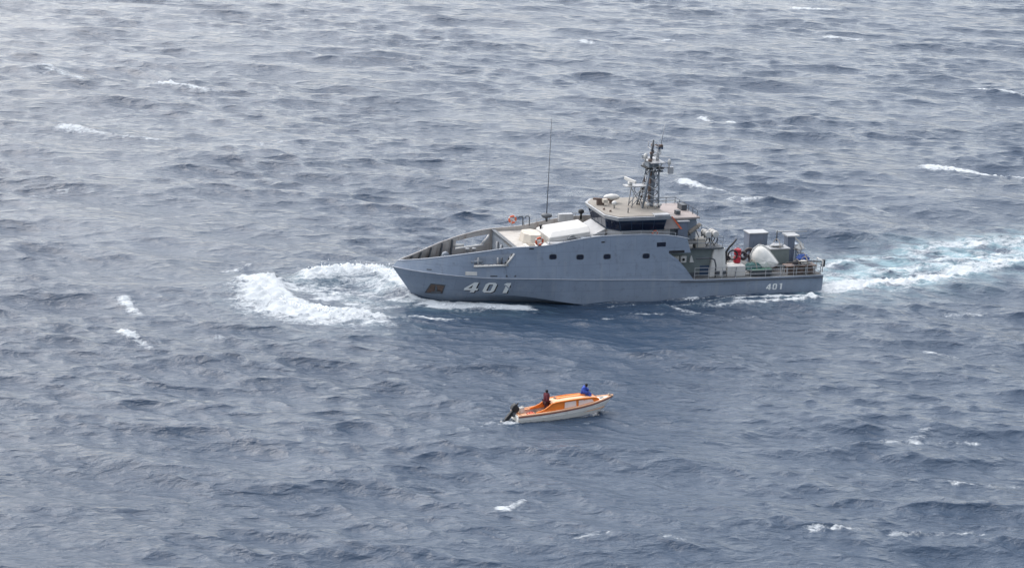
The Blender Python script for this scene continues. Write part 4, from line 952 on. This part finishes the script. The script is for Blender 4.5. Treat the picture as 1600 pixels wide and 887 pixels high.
# ================================================================== THE SMALL MOTORBOAT
boat = empty('motorboat', BOAT)
tag(boat, 'small open white motorboat with orange cabin and raised black outboard', 'motorboat')
GX = [0, 1.5, 3, 4.5, 5.6, 6.6, 7.3, 7.75]; GY = [.70, .80, .84, .82, .72, .48, .22, .02]; GZ = [.60, .60, .63, .69, .76, .84, .90, .94]
BXs = [0, 1.5, 3, 4.5, 5.6, 6.3, 6.8, 7.05]; BYs = [.57, .64, .65, .58, .44, .27, .12, .02]; BZs = [-.05, -.06, -.07, -.07, -.06, -.03, .02, .08]
def boat_hull():
    N_ = 30; T = np.linspace(0, 1, N_)
    g = np.stack([7.75 * T, crom(GX, GY, 7.75 * T), crom(GX, GZ, 7.75 * T)], 1); g[-1, 1] = 0
    c = np.stack([7.05 * T, crom(BXs, BYs, 7.05 * T), crom(BXs, BZs, 7.05 * T)], 1); c[-1, 1] = 0
    k = np.stack([6.8 * T, 0 * T, -.32 + .25 * T ** 6], 1); mid = c * .45 + g * .55; mid[:, 1] += .03 * np.sin(np.pi * np.clip(T * 1.3, 0, 1))
    mid[-1, 1] = 0
    vs = []; fs = []
    for sgn in (1, -1):
        o = len(vs)
        for r_ in (k, c, mid, g):
            vs += [(p[0], p[1] * sgn, p[2]) for p in r_]
        for a in range(3):
            for i in range(N_ - 1): fs.append((o + a * N_ + i, o + a * N_ + i + 1, o + (a + 1) * N_ + i + 1, o + (a + 1) * N_ + i))
    q = 4 * N_; fs += [(0, N_, q + N_), (N_, 2 * N_, q + 2 * N_, q + N_), (2 * N_, 3 * N_, q + 3 * N_, q + 2 * N_)]
    ob = MB().add(vs, fs).build('hull', 'boat_white', boat, True, auto=R(35))
    so = ob.modifiers.new('s', 'SOLIDIFY'); so.thickness = .06; so.offset = -1
    for sgn in (1, -1):
        MB().tube([(p[0], sgn * (p[1] + .012), p[2] - .06) for p in g], .04, 6).build('rub_rail', 'maroon_trim', ob, True)
        MB().tube([(p[0], sgn * max(p[1] - .04, 0), p[2] + .025) for p in g], .07, 8).build('gunwale', 'pale_orange', ob, True)
        MB().tube([(p[0], sgn * (p[1] + .005), p[2]) for p in mid[:26]], .022, 6).build('spray_rail', 'boat_white', ob, True)
    def inner(x, z, d=.1): return float(crom(GX, GY, x)) - d
    xs = np.linspace(.06, 7.0, 16); pts = [(x, float(crom(GX, GY, x)) - .17) for x in xs]
    MB().prism(pts + [(x, -y) for x, y in pts[::-1]], .20, .26).build('sole', 'pale_orange', ob)
    xs = np.linspace(5.9, 7.6, 10); pts = [(x, max(float(crom(GX, GY, x)) - .05, .01)) for x in xs]
    pp = pts + [(x, -y) for x, y in pts[::-1]]
    MB().prism(pp, lambda p: float(crom(GX, GZ, p[0])) - .06, lambda p: float(crom(GX, GZ, p[0])) + .02).build('foredeck', 'boat_white', ob)
    MB().box(6.7, 7.0, -.12, .12, .87, .91).build('deck_hatch', 'grey_green', ob)
    MB().lathe([(.05, 0), (.05, .12), (.09, .13), (.09, .17)], (7.45, 0, .93), n=8).build('bow_bitt', 'rope', ob, True)
    MB().torus((7.62, .05, .95), .16, .045, (.6, 0, .8), 16, 6).build('bow_line', 'rope', ob, True)
    # side decks beside the cockpit and the aft bench
    for sgn in (1, -1):
        xs = np.linspace(.1, 5.9, 12); a = [(x, sgn * (float(crom(GX, GY, x)) - .05)) for x in xs]; b_ = [(x, sgn * (float(crom(GX, GY, x)) - .24)) for x in xs]
        MB().prism((a + b_[::-1]) if sgn < 0 else (a + b_[::-1])[::-1], lambda p: float(crom(GX, GZ, p[0])) - .05, lambda p: float(crom(GX, GZ, p[0])) + .015).build('side_deck', 'pale_orange', ob)
    MB().box(.45, .85, -.6, .6, .26, .52).build('bench', 'pale_orange', ob)
    MB().box(.06, .14, -.64, .64, .2, .66).build('transom_board', 'pale_orange', ob)
    return ob
bh = boat_hull()
# cabin
def cabin():
    # side profile (x, z) of the roof edge, with the swept fairing running down aft
    prof = [(1.45, .63), (1.8, .69), (2.15, .80), (2.45, .98), (2.7, 1.14), (3.0, 1.19), (4.2, 1.22), (5.2, 1.20), (5.9, 1.13), (6.25, 1.04), (6.5, .88)]
    def wy(x): return min(.60, float(crom(GX, GY, min(x, 7.6))) - .19)
    ob = None
    for sgn in (-1, 1):
        top = [(x, sgn * (wy(x) - .05), z) for x, z in prof]; lo = [(x, sgn * wy(x), float(crom(GX, GZ, x)) - .02) for x, z in prof]
        vs = top + lo; n = len(prof); fs = [(i, i + 1, n + i + 1, n + i) for i in range(n - 1)]
        w_ = MB().add(vs, fs).build('cabin_side' if ob else 'cabin', 'orange', ob or boat)
        w_.modifiers.new('s', 'SOLIDIFY').thickness = .05
        ob = ob or w_
    xs = [2.66, 3.0, 4.2, 5.2, 5.9, 6.25, 6.52]; zs = [1.13, 1.20, 1.23, 1.21, 1.14, 1.05, .88]
    vs = []; K = 6
    for x, z in zip(xs, zs):
        for j in range(K + 1):
            t = -1 + 2 * j / K; vs.append((x, t * (wy(x) - .03), z + .05 * (1 - t * t)))
    fs = [(i * (K + 1) + j, i * (K + 1) + j + 1, (i + 1) * (K + 1) + j + 1, (i + 1) * (K + 1) + j) for i in range(len(xs) - 1) for j in range(K)]
    rf = MB().add(vs, fs).build('cabin_roof', 'pale_orange', ob, True); rf.modifiers.new('s', 'SOLIDIFY').thickness = .05
    for sgn in (-1, 1): MB().tube([(x, sgn * (wy(x) - .04), z + .02) for x, z in prof], .065, 6).build('roof_edge', 'orange', ob, True)
    MB().box(3.3, 5.6, .02, .3, 1.25, 1.31).build('roof_batten', 'orange', ob)
    MB().lathe([(.2, 0), (.22, .03), (.18, .06)], (3.35, .25, 1.24), n=14).build('roof_hatch', 'brown', ob, True)
    for sgn in (-1, 1):
        for x0, x1 in ((3.62, 4.55), (4.72, 6.02)):
            def q(x, f):
                zt = float(np.interp(x, [p[0] for p in prof], [p[1] for p in prof])) - .07; zb = float(crom(GX, GZ, x)) + .06
                z = zb + (zt - zb) * f; y = wy(x) - .05 * f
                return (x, sgn * (y + .012), z)
            b_ = [q(x0, 0), q(x0 + .04, 1), q(x1 - (.18 if x1 > 6 else .02), 1), q(x1, 0)]
            MB().add(b_ + [(p[0], p[1] + sgn * .02, p[2]) for p in b_], [(0, 1, 2, 3), (4, 7, 6, 5), (0, 4, 5, 1), (1, 5, 6, 2), (2, 6, 7, 3), (3, 7, 4, 0)]).build('window', 'window_pale', ob)
    MB().box(2.84, 2.9, -.55, .55, .26, 1.12).build('bulkhead', 'orange', ob)
    return ob
cabin()
# outboard, tilted up
om = MB()
R_ = Matrix.Translation((-.12, .1, .72)) @ Matrix.Rotation(R(44), 4, 'Y')
def tr(mb): mb.v = [tuple(R_ @ Vector(p)) for p in mb.v]; return mb
ob_m = tr(MB().box(-.14, .14, -.13, .13, -.75, .1)).build('outboard', 'black', boat, bevel=.04)
tr(MB().add([(-.3, -.2, .1), (.22, -.2, .1), (.22, .2, .1), (-.3, .2, .1), (-.36, -.22, .4), (.26, -.22, .36), (.26, .22, .36), (-.36, .22, .4), (-.28, -.16, .62), (.18, -.16, .52), (.18, .16, .52), (-.28, .16, .62)],
   [(0, 3, 2, 1), (0, 1, 5, 4), (1, 2, 6, 5), (2, 3, 7, 6), (3, 0, 4, 7), (4, 5, 9, 8), (5, 6, 10, 9), (6, 7, 11, 10), (7, 4, 8, 11), (8, 9, 10, 11)])).build('cowl', 'black', ob_m, bevel=.06)
tr(MB().box(-.09, .09, -.05, .05, -1.15, -.75).box(-.32, .2, -.16, .16, -.86, -.82)).build('lower_leg', 'dark_grey', ob_m)
tr(MB().lathe([(.03, -.34), (.09, -.2), (.1, .1), (.05, .3)], (-.02, 0, -1.15), (-1, 0, 0), 12)).build('gearcase', 'dark_grey', ob_m, True)
for k in range(3):
    a = k * 2.094; tr(MB().add([(-.26, 0, -1.15), (-.3, .2 * math.cos(a - .3), -1.15 + .2 * math.sin(a - .3)), (-.24, .2 * math.cos(a + .3), -1.15 + .2 * math.sin(a + .3)), (-.28, 0, -1.15), (-.32, .2 * math.cos(a - .3), -1.15 + .2 * math.sin(a - .3)), (-.26, .2 * math.cos(a + .3), -1.15 + .2 * math.sin(a + .3))], [(0, 1, 2), (3, 5, 4), (0, 3, 4, 1), (1, 4, 5, 2), (2, 5, 3, 0)])).build('propeller_blade', 'white_worn', ob_m)
MB().box(-.16, .12, -.12, .3, .42, .74).build('clamp_bracket', 'dark_grey', ob_m)
MB().tube([(.1, .1, 1.08), (.26, .1, 1.26), (.32, .1, 1.36)], .05, 8).build('tiller', 'black', ob_m, True)
# loose gear in the boat
def putb(ob, x, y, z, rz=0.0): ob.matrix_world = BOAT @ Matrix.Translation((x, y, z)) @ Matrix.Rotation(rz, 4, 'Z'); return ob
tk = putb(empty('fuel_tank', Matrix()), 1.15, -.25, .26, .3)
MB().box(-.28, .28, -.2, .2, 0, .34).build('body', 'red_orange', tk, bevel=.06); MB().tube([(-.16, 0, .34), (-.12, 0, .42), (.12, 0, .42), (.16, 0, .34)], .025, 6).build('handle', 'red', tk, True); MB().lathe([(.05, .34), (.05, .4)], (.2, .1, 0), n=8).build('cap', 'black', tk)
tag(tk, 'red fuel tank in the stern of the motorboat', 'fuel tank')
jg = putb(empty('jerry_can', Matrix()), .65, .25, .52, .2)
MB().box(-.2, .2, -.15, .15, 0, .42, .12).build('body', 'white_worn', jg, bevel=.05); MB().tube([(-.1, 0, .42), (-.08, 0, .5), (.08, 0, .5), (.1, 0, .42)], .022, 6).build('handle', 'white_worn', jg, True); MB().lathe([(.04, .42), (.04, .48)], (.14, .05, 0), n=8).build('cap', 'rope', jg)
tag(jg, 'white jerry can on the aft bench beside the outboard', 'jerry can')
cl = putb(empty('rope_coil', Matrix()), 1.75, .35, .26)
MB().torus((0, 0, .05), .22, .05, n=20).build('outer_coil', 'rope', cl, True); MB().torus((.02, .01, .12), .17, .045, n=20).build('inner_coil', 'rope', cl, True)
tag(cl, 'coil of rope on the cockpit floor of the motorboat', 'rope')
st2 = putb(empty('steering_line', Matrix()), .36, .1, 1.4)
MB().tube([(0, 0, .06), (.8, .02, -.05), (1.95, .02, .12)], .018, 6).build('line', 'light_grey', st2, True)
tag(st2, 'thin line from the outboard tiller to the standing person', 'line')

# ------------------------------------------------------------------ people
def skin(name, J, E_, m, parent, root=0, sub=2):
    keys = list(J); me = bpy.data.meshes.new(name); me.from_pydata([J[k][0] for k in keys], [(keys.index(a), keys.index(b_)) for a, b_ in E_], [])
    ob = bpy.data.objects.new(name, me); COL.objects.link(ob); ob.parent = parent
    sk = ob.modifiers.new('skin', 'SKIN'); sk.use_smooth_shade = True
    if not me.skin_vertices: me.attributes.new('skin', 'FLOAT', 'POINT')
    for i, k in enumerate(keys):
        r_ = J[k][1]; me.skin_vertices[0].data[i].radius = r_ if isinstance(r_, tuple) else (r_, r_); me.skin_vertices[0].data[i].use_root = (i == root)
    s_ = ob.modifiers.new('sub', 'SUBSURF'); s_.levels = s_.render_levels = sub
    me.materials.append(MATS[m]); return ob
def person(mw, J, top, bottom, label):
    """J: joint -> position in the person's own frame (x ahead, y left, z up)"""
    e = empty('person', mw)
    rad = dict(pelvis=(.15, .14), waist=(.14, .12), chest=(.16, .115), neck=.055, chin=.065, head=(.085, .1), crown=.07, shl=.07, shr=.07, ell=.045, elr=.045, wrl=.03, wrr=.03, hal=(.04, .022), har=(.04, .022),
               hil=.09, hir=.09, knl=.06, knr=.06, anl=.04, anr=.04, tol=.035, tor=.035)
    E_ = [('pelvis', 'waist'), ('waist', 'chest'), ('chest', 'neck'), ('neck', 'chin'), ('chin', 'head'), ('head', 'crown'), ('chest', 'shl'), ('shl', 'ell'), ('ell', 'wrl'), ('wrl', 'hal'), ('chest', 'shr'), ('shr', 'elr'), ('elr', 'wrr'), ('wrr', 'har'),
          ('pelvis', 'hil'), ('hil', 'knl'), ('knl', 'anl'), ('anl', 'tol'), ('pelvis', 'hir'), ('hir', 'knr'), ('knr', 'anr'), ('anr', 'tor')]
    JJ = {k: (Vector(v), rad[k]) for k, v in J.items()}
    # fingers: five short chains from each palm
    for s_, w, h in (('l', 'wrl', 'hal'), ('r', 'wrr', 'har')):
        d = (Vector(J[h]) - Vector(J[w])).normalized(); sd_ = d.cross(Vector((0, 0, 1)));  sd_ = sd_.normalized() if sd_.length > .1 else Vector((0, 1, 0))
        for i, (o, ln) in enumerate(((-.03, .07), (-.01, .08), (.01, .078), (.03, .06))):
            b0 = Vector(J[h]) + sd_ * o; k1, k2 = f'f{s_}{i}a', f'f{s_}{i}b'
            JJ[k1] = (b0 + d * ln * .6, .009); JJ[k2] = (b0 + d * ln + Vector((0, 0, -.02)), .008); E_ += [(h, k1), (k1, k2)]
        k1, k2 = f't{s_}a', f't{s_}b'; b0 = Vector(J[w]).lerp(Vector(J[h]), .5)
        JJ[k1] = (b0 + sd_ * .045 + d * .02, .011); JJ[k2] = (b0 + sd_ * .055 + d * .06, .009); E_ += [(w, k1), (k1, k2)]
    body = skin('body', JJ, E_, 'skin', e)
    hd, ch_ = Vector(J['head']), Vector(J['chin']); fd = Vector((1, 0, 0))
    up_ = (hd - ch_).normalized()
    MB().blob(tuple(hd + up_ * .03 - fd * .015), (.11, .098, .1), 2, .05, 14, 10).build('hair', 'hair', e, True)
    MB().blob(tuple(ch_ + fd * .085 + up_ * .05), (.025, .017, .03), 1, 0, 8, 6).build('nose', 'skin', e, True)
    for y in (.034, -.034): MB().blob(tuple(hd + fd * .08 + Vector((0, y, -.02))), (.012, .014, .01), 1, 0, 8, 6).build('eye', 'white', e, True)
    for y in (.088, -.088): MB().blob(tuple(hd + Vector((-.005, y, -.03))), (.022, .012, .032), 1, 0, 8, 6).build('ear', 'skin', e, True)
    MB().blob(tuple(ch_ + fd * .075 + up_ * .012), (.012, .028, .008), 1, 0, 8, 6).build('mouth', 'maroon_cloth', e, True)
    g = 1.22
    def sub(names, extra=0.055): return {k: (JJ[k][0], tuple(x * 1.0 + extra for x in (JJ[k][1] if isinstance(JJ[k][1], tuple) else (JJ[k][1],) * 2))) for k in names}
    up_n = ['pelvis', 'waist', 'chest', 'shl', 'ell', 'wrl', 'shr', 'elr', 'wrr', 'neck']
    skin('jacket', sub(up_n, .085), [x for x in E_ if x[0] in up_n and x[1] in up_n], top, e)
    lo_n = ['pelvis', 'hil', 'knl', 'anl', 'hir', 'knr', 'anr']
    skin('trousers', sub(lo_n), [x for x in E_ if x[0] in lo_n and x[1] in lo_n], bottom, e)
    return tag(e, label, 'person', 'people aboard the motorboat')
stand = dict(pelvis=(0, 0, .92), waist=(0, 0, 1.06), chest=(.02, 0, 1.30), neck=(.03, 0, 1.47), chin=(.05, 0, 1.55), head=(.05, 0, 1.64), crown=(.045, 0, 1.70), shl=(.0, .19, 1.40), ell=(.05, .27, 1.15), wrl=(.24, .22, 1.02), hal=(.31, .2, 1.01),
             shr=(.0, -.19, 1.40), elr=(-.08, -.28, 1.16), wrr=(-.1, -.27, .94), har=(-.09, -.26, .86), hil=(0, .12, .86), knl=(.08, .17, .48), anl=(.0, .13, .08), tol=(.14, .14, .03), hir=(0, -.12, .86), knr=(-.04, -.17, .48), anr=(-.14, -.16, .08), tor=(.0, -.18, .03))
person(BOAT @ Matrix.Translation((2.52, .12, .26)) @ Matrix.Rotation(R(10), 4, 'Z'), stand, 'maroon_cloth', 'maroon_dark', 'person in a maroon top standing behind the orange cabin')
sit = dict(pelvis=(0, 0, .13), waist=(.02, 0, .26), chest=(.12, 0, .48), neck=(.2, 0, .63), chin=(.25, 0, .69), head=(.27, 0, .78), crown=(.265, 0, .84), shl=(.1, .2, .56), ell=(.22, .3, .34), wrl=(.42, .2, .34), hal=(.49, .18, .33),
           shr=(.1, -.2, .56), elr=(.16, -.32, .32), wrr=(.4, -.24, .3), har=(.47, -.22, .29), hil=(.03, .1, .1), knl=(.42, .14, .22), anl=(.62, .13, -.12), tol=(.75, .13, -.16), hir=(.03, -.1, .1), knr=(.42, -.15, .2), anr=(.66, -.2, -.14), tor=(.79, -.22, -.18))
person(BOAT @ Matrix.Translation((5.5, .34, 1.15)) @ Matrix.Rotation(R(-35), 4, 'Z'), sit, 'blue_cloth', 'blue_cloth', 'person in bright blue clothing sitting on the front of the cabin roof')

# ================================================================== spray thrown up by the bow
def spray(name, lines, count, label):
    rg = random.Random(5); vs = []; fs = []
    ph = (1 + 5 ** .5) / 2
    ico_v = [Vector(v).normalized() for v in ((-1, ph, 0), (1, ph, 0), (-1, -ph, 0), (1, -ph, 0), (0, -1, ph), (0, 1, ph), (0, -1, -ph), (0, 1, -ph), (ph, 0, -1), (ph, 0, 1), (-ph, 0, -1), (-ph, 0, 1))]
    ico_f = [(0, 11, 5), (0, 5, 1), (0, 1, 7), (0, 7, 10), (0, 10, 11), (1, 5, 9), (5, 11, 4), (11, 10, 2), (10, 7, 6), (7, 1, 8), (3, 9, 4), (3, 4, 2), (3, 2, 6), (3, 6, 8), (3, 8, 9), (4, 9, 5), (2, 4, 11), (6, 2, 10), (8, 6, 7), (9, 8, 1)]
    for pts, z0, sp, hz, n in lines:
        for _ in range(n):
            s_ = rg.random() * (len(pts) - 1); i = min(int(s_), len(pts) - 2); t = s_ - i
            x = pts[i][0] * (1 - t) + pts[i + 1][0] * t + rg.gauss(0, sp); y = pts[i][1] * (1 - t) + pts[i + 1][1] * t + rg.gauss(0, sp)
            z = z0 + abs(rg.gauss(0, hz)); r_ = max(.012, min(.09, rg.expovariate(1 / .03))) * (1.2 - .5 * min(1, (z - z0) / (2 * hz + 1e-3)))
            p = SHIP @ Vector((x, y, z)); o = len(vs)
            vs += [tuple(p + v * r_) for v in ico_v]; fs += [tuple(k + o for k in f) for f in ico_f]
    ob = MB(); ob.v = vs; ob.f = fs
    me = bpy.data.meshes.new(name); me.from_pydata(vs, [], fs); me.materials.append(MATS['spray_white'])
    o_ = bpy.data.objects.new(name, me); COL.objects.link(o_); return tag(o_, label, 'spray', kind='stuff')
spray('bow_spray', [([(43.6, -7.6), (41.0, -8.3), (38.5, -7.8), (36.6, -5.4), (36.2, -2.2)], .8, .45, .22, 900),
    ([(47.4, -6.2), (48.1, -2.4), (47.5, 0.5), (46.2, 2.6), (44.4, 3.9)], .4, .35, .15, 700),
    ([(37.0, .8), (35.2, 2.1), (33.0, 2.9), (30.0, 3.9)], .02, .18, .07, 300), ([(13.6, 4.35), (12.4, 4.5)], .05, .12, .08, 60)], 0, 'white spray flying off the bow waves of the grey ship')
